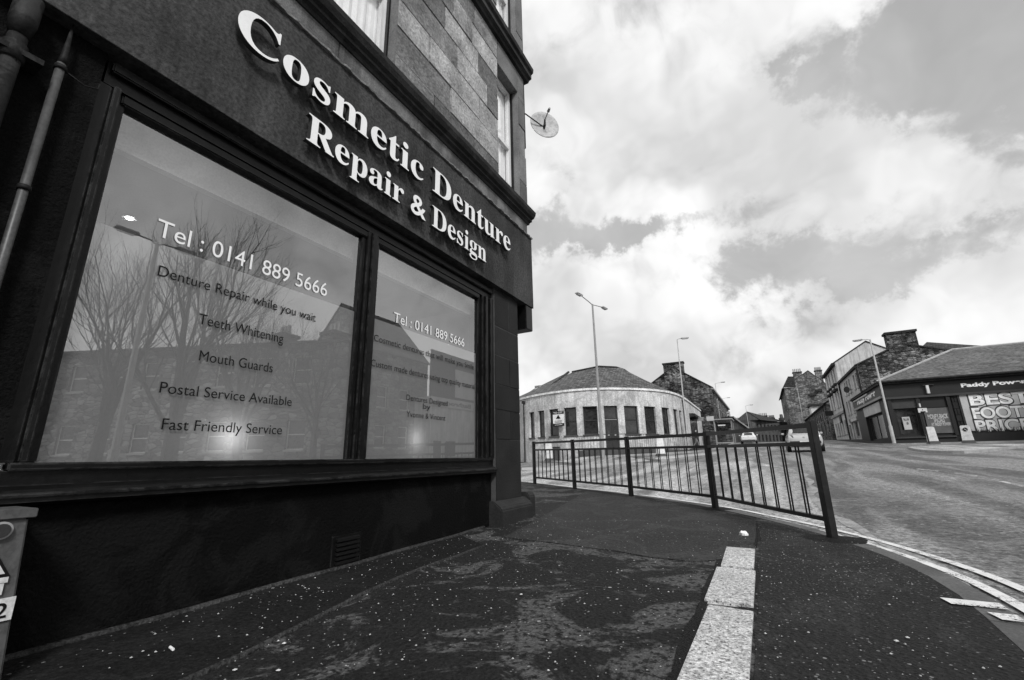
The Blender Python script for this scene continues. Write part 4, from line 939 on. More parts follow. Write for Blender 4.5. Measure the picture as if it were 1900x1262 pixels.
    MB().tube([(0, -.01, .86), (0, -.028, .86)], .05, 16).build('badge', 'plate', t)
    if not saloon: MB().obox((0, .30, 1.44), (1, 0, 0), .5, (0, 1, 0), .10, (0, .3, 1), .018).build('spoiler', paint, t, bevel=.01)
    t.scale = (1.06, 1.06, 1.06); t.location = loc; t.rotation_euler = (math.atan(slope), 0, yaw)
    return t
hy = 32.0; q = at(1497.5, 838, hy); make_car((q[0], hy, RD(q[0], hy)), .035, math.radians(-1), 'car_silver', 'silver hatchback driving away, seen past the nearest guard rail post')
wy = 66.0; q = at(1390.5, 823, wy); make_car((q[0], wy, RD(q[0], wy)), .03, math.radians(1), 'car_white', 'white saloon car further up the road by the bus shelter', True)

# bus shelter
q0 = at(1331, 823, 54); q1 = at(1362, 822, 54); x0, x1 = q0[0], q1[0]; zb = RD(x0, 54) + .12; zt = at(1345, 777, 54)[2]
bs = empty('bus_shelter', ((x0 + x1) / 2, 55, zb), 'glazed bus shelter with flat roof and dark back panel beside the road', 'bus shelter')
bx('roof', 'trim_stone', bs, x0 - .25, x1 + .15, 53.7, 57.6, zt - .1, zt)
for x in (x0, x1):
    for y in (54, 57.4): bx('post', 'lamp_grey', bs, x - .04, x + .04, y - .04, y + .04, zb, zt - .1)
bx('back_panel', 'panel_mid', bs, x0 + .05, x0 + .09, 54.1, 57.3, zb + .3, zt - .25); bx('end_panel', 'rubble_dark', bs, x0 + .1, x1 - .1, 57.38, 57.42, zb + .3, zt - .2)
MB().quad((x0 + .05, 54, zb + .35), (x1 - .05, 54, zb + .35), (x1 - .05, 54, zt - .3), (x0 + .05, 54, zt - .3)).build('pane', 'plain_glass', bs, fix=False)
bx('timetable_strip', 'plate', bs, x0 + .3, x1 - .6, 53.95, 53.985, zt - .75, zt - .62); bx('base_rail', 'trim_stone', bs, x0, x1, 53.93, 53.99, zb + .22, zb + .34); bx('bench', 'dark_metal', bs, x0 + .2, x1 - .2, 56.4, 56.8, zb + .45, zb + .5)
# bus stop flag left of the shelter
q = at(1318, 768, 47); a = at(1310.5, 773, 47); c = at(1325, 780.5, 47)
st = empty('street_sign', (c[0], 47, RD(c[0], 47) + .12), 'blank pale rectangular sign on a post left of the bus shelter', 'sign')
bx('panel', 'poster_bg', st, a[0], c[0], 46.97, 47.0, c[2], a[2]); MB().tube([(c[0] - .05, 47.05, RD(c[0], 47)), (c[0] - .05, 47.05, a[2])], .04, 8).build('pole', 'lamp_grey', st)
# advertising sign beyond the shelter
a = at(1347, 764, 100); c = at(1356, 777, 100); st = empty('sign_board', ((a[0] + c[0]) / 2, 100, RD(a[0], 100) + .1), 'white advertising board on legs high behind the bus shelter', 'sign')
bx('panel', 'poster_bg', st, a[0], c[0], 100, 100.3, c[2], a[2])
for x in (a[0] + .1, c[0] - .1): bx('leg', 'dark_metal', st, x - .06, x + .06, 100.3, 100.42, RD(x, 100), a[2])
for k in range(2): bx('print_line', 'panel_mid', st, a[0] + .2, c[0] - .2, 99.985, 99.999, a[2] - .5 - .5 * k, a[2] - .3 - .5 * k)

# ================================================================== PEDESTRIAN
def person(base, label, h=1.74):
    me = bpy.data.meshes.new('person'); J = {'pel': (0, 0, .94), 'wst': (0, .01, 1.12), 'chs': (0, .03, 1.34), 'nk': (0, .04, 1.50), 'hd0': (0, .06, 1.58), 'hd1': (0, .06, 1.70),
        'hl': (-.09, 0, .90), 'kl': (-.10, .18, .50), 'al': (-.10, .26, .08), 'tl': (-.10, .42, .04), 'hr': (.09, 0, .90), 'kr': (.10, -.06, .50), 'ar': (.10, -.36, .14), 'tr': (.10, -.26, .03),
        'sl': (-.19, .03, 1.42), 'el': (-.25, -.10, 1.16), 'wl': (-.24, .02, .94), 'fl': (-.23, .07, .86), 'sr': (.19, .03, 1.42), 'er': (.25, .08, 1.15), 'wr': (.20, .28, 1.08), 'fr': (.18, .35, 1.06)}
    Rr = dict(pel=.15, wst=.14, chs=.16, nk=.06, hd0=.085, hd1=.085, hl=.09, kl=.065, al=.045, tl=.04, hr=.09, kr=.065, ar=.045, tr=.04, sl=.075, el=.055, wl=.04, fl=.035, sr=.075, er=.055, wr=.04, fr=.035)
    ks = list(J); ed = [('pel', 'wst'), ('wst', 'chs'), ('chs', 'nk'), ('nk', 'hd0'), ('hd0', 'hd1'), ('pel', 'hl'), ('hl', 'kl'), ('kl', 'al'), ('al', 'tl'), ('pel', 'hr'), ('hr', 'kr'), ('kr', 'ar'), ('ar', 'tr'), ('chs', 'sl'), ('sl', 'el'), ('el', 'wl'), ('wl', 'fl'), ('chs', 'sr'), ('sr', 'er'), ('er', 'wr'), ('wr', 'fr')]
    me.from_pydata([J[k] for k in ks], [(ks.index(a), ks.index(b)) for a, b in ed], []); o = bpy.data.objects.new('tmp', me); COL.objects.link(o)
    o.modifiers.new('k', 'SKIN'); sk = me.skin_vertices[0].data
    for k, d_ in zip(ks, sk): d_.radius = (Rr[k], Rr[k] * (.75 if k in ('pel', 'wst', 'chs') else 1)); d_.use_root = (k == 'pel')
    s_ = o.modifiers.new('s', 'SUBSURF'); s_.levels = 2
    bpy.context.view_layer.update(); m2 = bpy.data.meshes.new_from_object(o.evaluated_get(bpy.context.evaluated_depsgraph_get())); bpy.data.objects.remove(o)
    for n_ in ('jeans', 'jacket', 'skin'): m2.materials.append(MATS[n_])
    for p in m2.polygons:
        c = p.center; p.use_smooth = True; p.material_index = 0 if c.z < .92 and abs(c.x) < .17 else (2 if c.z > 1.50 or (abs(c.x) > .15 and c.z < .9) or (c.y > .26 and c.z > 1) else 1)
    m2.name = 'person'; ob = bpy.data.objects.new('person', m2); COL.objects.link(ob); ob.location = base; ORG[ob.name] = Vector(base)
    hb = bmesh.new(); bmesh.ops.create_uvsphere(hb, u_segments=14, v_segments=8, radius=.105)
    for v in hb.verts: v.co = Vector((v.co.x, v.co.y * 1.05 + .05, v.co.z * .9 + 1.70))
    hm = bpy.data.meshes.new('hair'); bmesh.ops.delete(hb, geom=[v for v in hb.verts if v.co.z < 1.66 and v.co.y > .06], context='VERTS'); hb.to_mesh(hm); hb.free(); hm.materials.append(MATS['hair']); ho = bpy.data.objects.new('hair', hm); COL.objects.link(ho); ho.parent = ob
    return tag(ob, label, 'person')
q = at(1293, 828, 46.0); pe = person((q[0], 46.0, RD(q[0], 46) + .12), 'person in dark jacket and pale trousers walking on the pavement by the round building'); pe.rotation_euler = (0, 0, math.radians(-70))

# ================================================================== ROUND-FRONTED BUILDING
rbp = Path(crom([(-30, 43), (-20.2, 36.6), (-17.8, 34.6), (-15.6, 33.4), (-13, 32.7), (-10.5, 33.15), (-8.3, 34.9), (-6.85, 37.0), (-6.1, 39.5), (-5.85, 43.3), (-5.9, 50), (-6.0, 57)], 10), 1)
rb = empty('round_building', (-12, 38, RD(-12, 34)), 'pale single-storey building with curved front, tall windows and low slate roof', 'building')
EZ = 5.2 + CZ
zt = at(1097, 753.5, 32.8)[2]; zbm = at(1097, 806, 32.8)[2]; zd = at(1135, 832, 33)[2]
ho = []
for a, b in [(982.8, 992), (999.4, 1010.8), (1020, 1037), (1047.9, 1070.7), (1083, 1110.6), (1161, 1186.3), (1198.7, 1219.6), (1231, 1245), (1252.4, 1260.3), (1263.2, 1267.5)]:
    ua, ub = rbp.find(a, 790), rbp.find(b, 790)
    if ua is not None and ub is not None and ub - ua > .3: ho.append((ua, ub, zbm, zt))
da, db = rbp.find(1122.6, 790), rbp.find(1148, 790); door = (da, db, zd, zt)
mb = MB(); holed(mb, rbp, 0, rbp.len, -.9, EZ - .16, ho + [door], .25, .6); wl = mb.build('wall', 'harl', rb, smooth=False, fix=False)
for h_ in ho: window(rbp, h_, rb, depth=.22, bar=.09, sill='base_grey')
dw = window(rbp, (door[0], door[1], zd + 2.15, zt), rb, depth=.22, bar=.08, cross=False, name='fanlight')
mb = MB(); a, b = door[0], door[1]; mid = (a + b) / 2
for ua, ub in ((a, mid - .01), (mid + .01, b)):
    dm = MB(); dm.hexa([rbp.P(ua, -.2, zd), rbp.P(ub, -.2, zd), rbp.P(ub, -.14, zd), rbp.P(ua, -.14, zd), rbp.P(ua, -.2, zd + 2.13), rbp.P(ub, -.2, zd + 2.13), rbp.P(ub, -.14, zd + 2.13), rbp.P(ua, -.14, zd + 2.13)])
    dd = dm.build('door', 'frame_dark', rb); g = MB(); g.quad(rbp.P(ua + .15, -.135, zd + .9), rbp.P(ub - .15, -.135, zd + .9), rbp.P(ub - .15, -.135, zd + 2.0), rbp.P(ua + .15, -.135, zd + 2.0)); g.build('pane', 'far_pane', dd, fix=False)
    g = MB(); g.hexa([rbp.P(ua + .2, -.137, zd + .95), rbp.P(ub - .2, -.137, zd + .95), rbp.P(ub - .2, -.12, zd + .95), rbp.P(ua + .2, -.12, zd + .95), rbp.P(ua + .2, -.137, zd + 1.02), rbp.P(ub - .2, -.137, zd + 1.02), rbp.P(ub - .2, -.12, zd + 1.02), rbp.P(ua + .2, -.12, zd + 1.02)]); g.build('handle', 'lamp_pale', dd)
# wall head: band and coping
def band(name, o0, o1, z0, z1, mat, par, step=.6, u0=0, u1=None):
    mb = MB(); u1 = u1 or rbp.len; us = np.linspace(u0, u1, int((u1 - u0) / step) + 1); k = 0
    for u in us: mb.v += [rbp.P(u, o0, z0), rbp.P(u, o1, z0), rbp.P(u, o1, z1), rbp.P(u, o0, z1)]
    for i in range(len(us) - 1):
        for j in range(4): mb.f.append((i * 4 + j, i * 4 + (j + 1) % 4, i * 4 + 4 + (j + 1) % 4, i * 4 + 4 + j))
    return mb.build(name, mat, par)
band('coping', -.25, .09, EZ - .159, EZ, 'cope_white', rb)
# low roof: eaves curve up to a short ridge
ridge = [at(1062, 691, 41), at(1112, 681, 39), at(1152, 683, 40), at(1204, 719, 46), at(1216, 728, 54)]
us = np.linspace(rbp.find(985, 735) - 6, rbp.len, 46); mb = MB(); rp = [np.array(ridge[i]) + (np.array(ridge[i + 1]) - np.array(ridge[i])) * t for i in range(4) for t in np.arange(9) / 9] + [np.array(ridge[-1])]; rp = [rp[min(len(rp) - 1, int(i * len(rp) / len(us)))] for i in range(len(us))]
for u, r in zip(us, rp):
    e = np.array(rbp.P(u, -.05, EZ + .02)); mb.v += [tuple(e), tuple(r)]
for i in range(len(us) - 1): mb.f.append((2 * i, 2 * i + 2, 2 * i + 3, 2 * i + 1))
rf = mb.build('roof', 'slate', rb, fix=False)
e0 = Vector(mb.v[0]); r0 = Vector(mb.v[1])
MB().tube([Vector(rp[i]) + Vector((0, 0, .04)) for i in range(0, len(rp), 3)], .10, 6).build('ridge', 'slate_dark', rf)
# lower wing to the left with its own roof
w0, w1, w2, w3 = at(970, 735, 36), at(1012, 726, 38), at(1056, 691, 42), at(1030, 704, 42)
MB().add([at(960, 742, 35.5), at(1018, 724, 36), at(1056, 690, 42.5), at(1035, 700, 43.5), at(990, 722, 44)], [(0, 1, 2, 3, 4)]).build('wing_roof', 'slate', rf, fix=False)
MB().tube([at(1011, 725, 36), at(1055, 690.5, 42)], .12, 6).build('verge', 'slate_dark', rf)
a = at(992, 716, 41); c = at(1004, 727, 41); MB().box(a[0], c[0], 41, 41.8, c[2] - 1.2, a[2]).build('chimney', 'coursed', rf)
band('base_course', .002, .05, -.8, .55, 'base_grey', rb, u0=8, u1=rbp.find(1040, 840))
# downpipes
for px in (974, 1270.5):
    u = rbp.find(px, 790); MB().tube([rbp.P(u, .08, -.3), rbp.P(u, .08, EZ - .5)], .055, 8).build('downpipe', 'cornice_stone', rb); q_ = rbp.P(u, .08, EZ - .55); MB().box(q_[0] - .12, q_[0] + .12, q_[1] - .12, q_[1] + .12, q_[2], q_[2] + .22).build('hopper', 'cornice_stone', rb)
# ramp up to the door with its railings
ua, ub = rbp.find(1082, 840), rbp.find(1262, 835)
def rampz(u): return zd - .03 if abs(u - mid) < 1.3 else zd - .03 - min(1, (abs(u - mid) - 1.3) / (max(ub - mid, mid - ua) - 1.3)) * (.75 if u < mid else .25)
mb = MB(); us = np.linspace(ua, ub, 30)
for u in us: mb.v += [rbp.P(u, .02, rampz(u)), rbp.P(u, 1.5, rampz(u)), rbp.P(u, 1.5, -.3)]
for i in range(29): mb.f += [(3 * i, 3 * i + 1, 3 * i + 4, 3 * i + 3), (3 * i + 1, 3 * i + 2, 3 * i + 5, 3 * i + 4)]
rm = mb.build('ramp', 'base_grey', rb, fix=False)
rl = MB(); rl.tube([rbp.P(u, 1.45, rampz(u) + 1.0) for u in us], .025, 6); rr_ = rl.build('ramp_rail', 'dark_metal', rb)
nb = 60
for k in range(nb):
    u = ua + (ub - ua) * (k + .5) / nb
    if abs(u - mid) < .35: continue
    MB().tube([rbp.P(u, 1.45, rampz(u)), rbp.P(u, 1.45, rampz(u) + 1.0)], .011, 4).build('baluster', 'dark_metal', rr_)
# to let board
u = rbp.find(1042, 780); a = rbp.find(1031, 780); b = rbp.find(1050, 780); z1, z0 = at(1040, 762, 32.2)[2], at(1040, 790, 32.2)[2]
tl = empty('letting_board', rbp.P(u, .1, z0), 'white to-let board with black triangle fixed between windows of the round building', 'sign')
def face(ua, ub, za, zb, o, nm, m, par): 
    g = MB(); g.hexa([rbp.P(ua, o - .03, za), rbp.P(ub, o - .03, za), rbp.P(ub, o, za), rbp.P(ua, o, za), rbp.P(ua, o - .03, zb), rbp.P(ub, o - .03, zb), rbp.P(ub, o, zb), rbp.P(ua, o, zb)]); return g.build(nm, m, par)
brd = face(a, b, z0, z1, .30, 'board', 'poster_white', tl); H = z1 - z0
face(a, b, z1 - .20 * H, z1 + .01, .31, 'header', 'vinyl_black', brd); face(a, b, z0 - .01, z0 + .18 * H, .31, 'footer', 'vinyl_black', brd)
pa = np.array(rbp.P(a, .33, 0)); pb = np.array(rbp.P(b, .33, 0)); ud = pb - pa; Lb = np.linalg.norm(ud); ud = ud / Lb
text_on('TO LET', 'lettering', 'poster_white', brd, tuple(pa), tuple(ud), .08, Lb - .08, z1 - .155 * H, .11 * H, .01)
g = MB(); c_ = pa + ud * Lb / 2; g.poly([tuple(c_ - ud * .22 + np.array([0, 0, z0 + .50 * H])), tuple(c_ + ud * .22 + np.array([0, 0, z0 + .50 * H])), tuple(c_ + np.array([0, 0, z0 + .76 * H]))]); g.build('triangle', 'vinyl_black', brd, fix=False)
for k in range(3): g = MB(); zz = z0 + (.34, .25, .07)[k] * H; q0 = pa + ud * .15; q1 = pa + ud * (Lb - .15); g.quad((*q0[:2], zz), (*q1[:2], zz), (*q1[:2], zz + .03), (*q0[:2], zz + .03)); g.build('print_line', 'panel_mid' if k < 2 else 'poster_white', brd, fix=False)
MB().tube([rbp.P((a + b) / 2, 0, z1 - .2), rbp.P((a + b) / 2, .27, z1 - .2)], .03, 6).build('bracket', 'dark_metal', tl)
# shop front on the straight flank with a projecting fascia light
u = rbp.find(1274, 790) + 2.5; dk = MB(); holef = (u, u + 6, RD(-6, 48) + .12, RD(-6, 48) + 2.9)
g = MB(); g.quad(rbp.P(u, .01, holef[2]), rbp.P(u + 6, .01, holef[2]), rbp.P(u + 6, .01, holef[3]), rbp.P(u, .01, holef[3])); g.build('shop_window', 'far_pane', rb, fix=False)
g = MB(); g.hexa([rbp.P(u, .0, holef[3]), rbp.P(u + 6, .0, holef[3]), rbp.P(u + 6, .5, holef[3] + .1), rbp.P(u, .5, holef[3] + .1), rbp.P(u, .0, holef[3] + .4), rbp.P(u + 6, .0, holef[3] + .4), rbp.P(u + 6, .5, holef[3] + .35), rbp.P(u, .5, holef[3] + .35)]); g.build('awning_box', 'cornice_stone', rb)
qz = at(1290, 779, 49); sg = empty('projecting_sign', rbp.P(u + 1, .1, qz[2]), 'long thin sign projecting from the flank of the round building', 'sign')
xe = at(1305, 779, 49)[0]; bx('panel', 'lamp_grey', sg, -5.9, xe, 48.9, 49.05, qz[2] - .12, qz[2] + .16); bx('edge', 'lamp_pale', sg, -5.9, xe + .05, 48.88, 49.07, qz[2] + .16, qz[2] + .2)

# ================================================================== helper for stone street buildings
def box_building(root, x0, x1, y0, y1, zb, ze, wall_front, wall_gable, front='-x', holes=(), wmat='frame_dark', sillm='trim_stone', parts=True):
    """walls of a block: street front on x0 (facing -x) or x1 (facing +x), gable towards the camera at y0"""
    xf = x0 if front == '-x' else x1
    path = Path([(xf, y1), (xf, y0)], 1 if False else (-1 if front == '+x' else 1)); L = path.len
    # normal check: facing the street
    if (path.nrm(1)[0] < 0) != (front == '-x'): path.side *= -1
    hs = [(y1 - b, y1 - a, c, d) for a, b, c, d in holes]
    mb = MB(); holed(mb, path, 0, L, zb, ze, hs, .2); w_ = mb.build('front_wall', wall_front, root, fix=False)
    for h_ in hs: window(path, h_, root, frame=wmat, depth=.2, bar=.07, sill=sillm)
    xb = x1 if front == '-x' else x0
    MB().quad((x0, y0, zb), (x1, y0, zb), (x1, y0, ze), (x0, y0, ze)).build('gable_wall', wall_gable, root, fix=False)
    MB().quad((xb, y0, zb), (xb, y1, zb), (xb, y1, ze), (xb, y0, ze)).build('rear_wall', wall_gable, root, fix=False)
    MB().quad((x0, y1, zb), (x1, y1, zb), (x1, y1, ze), (x0, y1, ze)).build('far_wall', wall_gable, root, fix=False)
    return path
def gable_roof(root, x0, x1, y0, y1, ze, zr, mat, gmat, xr=None, ov=.25):
    xr = xr if xr is not None else (x0 + x1) / 2
    k = (zr - ze) / (xr - x0); k2 = (zr - ze) / (x1 - xr)
    for y in (y0, y1): MB().prism([(x0, ze), (x1, ze), (xr, zr - .05)], 'y', y if y == y0 else y - .3, y + .3 if y == y0 else y).build('gable_head', gmat, root)
    rf = MB().hexa([(x0 - ov, y0 - .1, ze - k * ov), (xr, y0 - .1, zr), (xr, y1 + .1, zr), (x0 - ov, y1 + .1, ze - k * ov), (x0 - ov, y0 - .1, ze - k * ov + .14), (xr, y0 - .1, zr + .14), (xr, y1 + .1, zr + .14), (x0 - ov, y1 + .1, ze - k * ov + .14)]).build('roof', mat, root)
    MB().hexa([(xr, y0 - .1, zr), (x1 + ov, y0 - .1, ze - k2 * ov), (x1 + ov, y1 + .1, ze - k2 * ov), (xr, y1 + .1, zr), (xr, y0 - .1, zr + .14), (x1 + ov, y0 - .1, ze - k2 * ov + .14), (x1 + ov, y1 + .1, ze - k2 * ov + .14), (xr, y1 + .1, zr + .14)]).build('roof_slope', mat, root)
    return rf
def chimney(root, x0, x1, y0, y1, z0, z1, mat, pots=4, ph=.7):
    c = MB().box(x0, x1, y0, y1, z0, z1).build('chimney', mat, root)
    MB().box(x0 - .12, x1 + .12, y0 - .12, y1 + .12, z1, z1 + .22).build('cope', 'cornice_stone', c)
    for i in range(pots):
        x = x0 + (x1 - x0) * (i + .5) / pots; MB().tube([(x, (y0 + y1) / 2, z1 + .2), (x, (y0 + y1) / 2, z1 + .2 + ph)], [.15, .12], 8).build('chimney_pot', 'trim_stone', c)
    return c

# ---- left gable beyond the round building
gy0 = 71.0; xe = at(1330, 800, gy0)[0]; xw = at(1196, 705, gy0)[0]; zev = at(1318, 718, gy0)[2]; zr = at(1249, 678, gy0)[2]
lg = empty('gable_tenement', (xe - 4, gy0, RD(xe, gy0)), 'dark rubble gable with central chimney behind the round building', 'building')
holes = []
for y in np.arange(gy0 + 1.5, gy0 + 34, 3.0):
    for z in (5.2, 8.2): holes.append((y, y + 1.1, z, z + 1.7))
box_building(lg, xw - 1, xe, gy0, gy0 + 36, 0, zev, 'coursed_grey', 'rubble_dark', '+x', holes)
xr = at(1249, 690, gy0)[0]; gable_roof(lg, xw - 1, xe, gy0, gy0 + 36, zev, zr - .3, 'slate_dark', 'rubble_dark', xr)
a = at(1230, 676, gy0)[0]; b = at(1267, 675, gy0)[0]; chimney(lg, a, b, gy0 - .05, gy0 + .9, zev + 1, zr + .25, 'rubble', 0)
bx('cornice', 'trim_stone', lg, xe, xe + .3, gy0, gy0 + 36, zev - .35, zev - .05)
for k, y in enumerate(np.arange(gy0 + 6, gy0 + 30, 8)): 
    s_ = bx('shop_sign', 'panel_mid', lg, xe, xe + .9, y, y + .15, 5.0, 5.9)
# low pitched shop just past it
q0, q1 = at(1362, 776, 84), at(1392, 800, 84)
ls = empty('low_shop', (q0[0] + 1, 86, RD(0, 84)), 'low dark shop with pale sloping verge right of the bus shelter', 'building')
MB().prism([(q0[0] - 3, 2), (q1[0], 2), (q1[0], q1[2]), (q0[0], q0[2]), (q0[0] - 3, q0[2])], 'y', 84, 96).build('wall', 'brick_dark', ls); MB().hexa([(q0[0] - 3, 83.7, q0[2] + .02), (q0[0], 83.7, q0[2] + .02), (q0[0], 96, q0[2] + .02), (q0[0] - 3, 96, q0[2] + .02), (q0[0] - 3, 83.7, q0[2] + .3), (q0[0], 83.7, q0[2] + .3), (q0[0], 96, q0[2] + .3), (q0[0] - 3, 96, q0[2] + .3)]).build('roof', 'slate_dark', ls)
MB().hexa([(q0[0], 83.7, q0[2] + .02), (q1[0] + .3, 83.7, q1[2] - .1), (q1[0] + .3, 96, q1[2] - .1), (q0[0], 96, q0[2] + .02), (q0[0], 83.7, q0[2] + .3), (q1[0] + .3, 83.7, q1[2] + .18), (q1[0] + .3, 96, q1[2] + .18), (q0[0], 96, q0[2] + .3)]).build('verge_board', 'trim_stone', ls)

# ---- brick gable closing the view
fy = 128.0; X = lambda px, py: at(px, py, fy)[0]; Z = lambda px, py: at(px, py, fy)[2]
bg_ = empty('brick_mill', (X(1410, 800), fy, RD(0, fy)), 'dark brick gabled building with many windows closing the view at the road end', 'building')
pth = Path([(X(1368, 800), fy), (X(1402, 800), fy - .5), (X(1470, 800), fy + 16)], 1)
if pth.nrm(1)[1] > 0: pth.side = -1
ze0 = Z(1375, 781); zp = Z(1398, 763); hs = []
uc = np.linalg.norm(pth.p[1] - pth.p[0])
for r_i, z in enumerate((4.0, 6.6)):
    for k in range(9):
        a = uc + .9 + k * 1.9
        if a + 1 < pth.len: hs.append((a, a + .9, z, z + 1.6))
hs.append((uc * .45, uc * .45 + 1.1, 6.4, 8.2))
mb = MB(); holed(mb, pth, 0, pth.len, 1.0, ze0, hs, .2); mb.build('wall', 'brick_dark', bg_, fix=False)
for h_ in hs: window(pth, h_, bg_, bar=.08, vbar=True)
p0, p1, p2 = pth.p; apex = (p0 + p1) / 2 + np.array([.8, 0])
MB().prism([(p0[0], ze0), (p1[0] + 1.2, ze0), (apex[0], zp)], 'y', fy - .3, fy + .1).build('gable_head', 'brick_dark', bg_)
dirv = (p2 - p1) / np.linalg.norm(p2 - p1) * 18
MB().add([(p1[0] + 1.4, fy - .4, ze0), (apex[0], fy - .4, zp), (apex[0] + dirv[0], fy + dirv[1], zp - 1.6), (p1[0] + dirv[0], fy + dirv[1], ze0), (p0[0] - .2, fy - .4, ze0), (p0[0] + dirv[0], fy + dirv[1] + 4, ze0)], [(0, 1, 2, 3), (1, 4, 5, 2)]).build('roof', 'slate_dark', bg_, fix=False)
for px0, px1, py in ((1409, 1425, 773), (1427, 1438, 777)): chimney(bg_, at(px0, 780, 150)[0], at(px1, 780, 150)[0], 150, 151.5, at(px0, 800, 150)[2], at(px0, py, 150)[2], 'cornice_stone', 5, .8)
chimney(bg_, at(1362, 790, 140)[0], at(1374, 790, 140)[0], 140, 141, 4, at(1362, 784, 140)[2], 'cornice_stone', 5, 1.1)
sk = at(1449, 769, 220); kk_ = empty('mill_chimney', (sk[0], 220, 4), 'slender dark banded chimney stack far off at the road end', 'chimney')
zk = [3, at(1451, 785, 220)[2], at(1450, 778, 220)[2], sk[2]]
MB().tube([(sk[0], 220, z) for z in (3, zk[2], sk[2])], [1.1, .8, .55], 12).build('stack', 'brick_dark', kk_)
for z in (zk[1], zk[2]): MB().tube([(sk[0], 220, z - .5), (sk[0], 220, z + .5)], 1.15, 12).build('band', 'frame_dark', kk_)

# ================================================================== RIGHT SIDE OF THE STREET
# ---- tall tenement far off
ty = 137.0; X = lambda px, py: at(px, py, ty)[0]; Z = lambda px, py: at(px, py, ty)[2]
tt = empty('tall_tenement', (X(1495, 760), ty, RD(10, ty)), 'tall grey stone tenement gable with two potted chimney stacks, farthest on the right', 'building')
xa, xb = X(1464, 770), X(1545, 770); ze = Z(1457, 719)
zpk = Z(1499, 688); xpk = X(1499, 688)
box_building(tt, xa, xb, ty, ty + 30, 2, ze, 'coursed_grey', 'coursed_grey', '-x', [(y, y + 1.2, z, z + 2) for y in np.arange(ty + 2, ty + 28, 3.2) for z in (8, 12, 16)])
gable_roof(tt, xa, xb, ty, ty + 30, ze, zpk, 'slate_dark', 'coursed_grey', xpk, .6)
MB().prism([(xa - .4, ze - .1), (X(1473, 700), ze - .1), (X(1473, 700), Z(1473, 699)), (X(1462, 700), Z(1462, 699))], 'y', ty - .4, ty + 28).build('mansard', 'slate_dark', tt)
chimney(tt, X(1472.5, 700), X(1489, 700), ty - .1, ty + 1.2, ze - 1, Z(1475, 692), 'coursed_grey', 5, .9); chimney(tt, X(1513, 695), X(1526, 695), ty - .1, ty + 1.2, ze, Z(1513, 689), 'coursed_grey', 5, .9)
bx('ledge', 'cornice_stone', tt, X(1500, 735), X(1515, 735), ty - .5, ty, Z(1500, 735), Z(1500, 731)); bx('ledge', 'cornice_stone', tt, X(1514, 727), X(1526, 727), ty - .5, ty, Z(1514, 727), Z(1514, 723))
# ---- low two-storey terrace
lx = 9.9; ly0, ly1 = 89.0, 135.0
zl = at(1516, 748, 89)[2]
lt = empty('low_terrace', (lx + 3, 110, RD(lx, 100)), 'low two-storey stone terrace with slate roof between the tall tenement and the pale tenement', 'building')
zb0 = RD(lx, 90)
box_building(lt, lx, lx + 8, ly0, ly1, 2, zl, 'coursed_grey', 'coursed', '-x', [(y, y + 1.2, zl - 2.5, zl - .6) for y in np.arange(ly0 + 1.6, ly1 - 2, 3.1)] + [(y, y + 1.5, zb0 + 1, zb0 + 3.2) for y in np.arange(ly0 + 1.6, ly1 - 2, 5.0)])
gable_roof(lt, lx, lx + 8, ly0, ly1, zl, zl + 2.6, 'slate_dark', 'coursed', ov=.4)
a = at(1466, 752, 125); b = at(1476, 775, 125)
dm_ = bx('dormer', 'frame_white', lt, lx + .3, lx + 2.2, 118, 122, zl, zl + 2.0); bx('dormer_roof', 'slate_dark', lt, lx - .1, lx + 3.4, 117.6, 122.4, zl + 2.003, zl + 2.5)
gp = Path([(lx + .2, ly0), (lx + 4, ly0)], 1); gp.side = 1 if gp.nrm(1)[1] < 0 else -1
window(Path([(lx + .2, ly0 - .25), (lx + 4, ly0 - .25)], gp.side), (.35, 1.75, zl - 3.4, zl - .9), lt, frame='frame_dark', bar=.12)
bx('bay_head', 'slate_dark', lt, lx + .3, lx + 2.4, ly0 - .9, ly0 - .003, zl - .5, zl - .2)
# ---- pale tenement, two sections
tx = 10.12; y0n = 60.0; y1n = 74.0; y2 = 87.0
zn = at(1593, 677, 60)[2]; zf = zn + (at(1546, 673, 74)[2] - at(1548, 706.5, 74)[2])
zf = at(1546, 673, 74)[2]
tn = empty('tenement_building', (tx + 4, y0n, RD(tx, 62)), 'three-storey stone tenement with rubble gable and dark chimney above the betting shop', 'building')
g0 = RD(tx, 62) + .12; hs = []; fh = (zn - g0)
for y in (61.2, 62.9, 66.2, 67.9, 69.6): hs.append((y, y + .95, g0 + fh * .72, g0 + fh * .92))
for y in (61.2, 62.9, 65.4, 66.6, 69.0, 70.8): hs.append((y, y + .95, g0 + fh * .42, g0 + fh * .63))
for y, w_ in ((61.0, .6), (62.3, .6), (63.6, .6)): hs.append((y, y + w_, g0 + fh * .12, g0 + fh * .28))
hs += [(65.3, 66.3, g0 + .02, g0 + fh * .28), (66.8, 69.2, g0 + .6, g0 + fh * .28), (69.8, 70.9, g0 + .02, g0 + fh * .28), (71.8, 73.2, g0 + .6, g0 + fh * .27)]
box_building(tn, tx, tx + 9, y0n, y1n, 0, zn, 'tenement', 'rubble', '-x', hs)
zap = at(1672, 640, 60)[2]; xap = at(1672, 640, 60)[0]
gable_roof(tn, tx, 2 * xap - tx + 1.2, y0n, y1n, zn, zap + .1, 'slate_dark', 'rubble', xap, .2)
MB().box(tx + 9 - .1, 2 * xap - tx + 1.2, y0n, y0n + .3, 0, zn).build('gable_wall', 'rubble', tn)
a, b = at(1645, 630, 60), at(1700, 622, 60); chimney(tn, a[0], b[0], y0n - .06, y0n + 1.0, zn + 1, at(1670, 618, 60)[2], 'rubble_dark', 0)
bx('cornice', 'cornice_stone', tn, tx - .25, tx - .002, y0n, y1n, zn - .25, zn - .03)
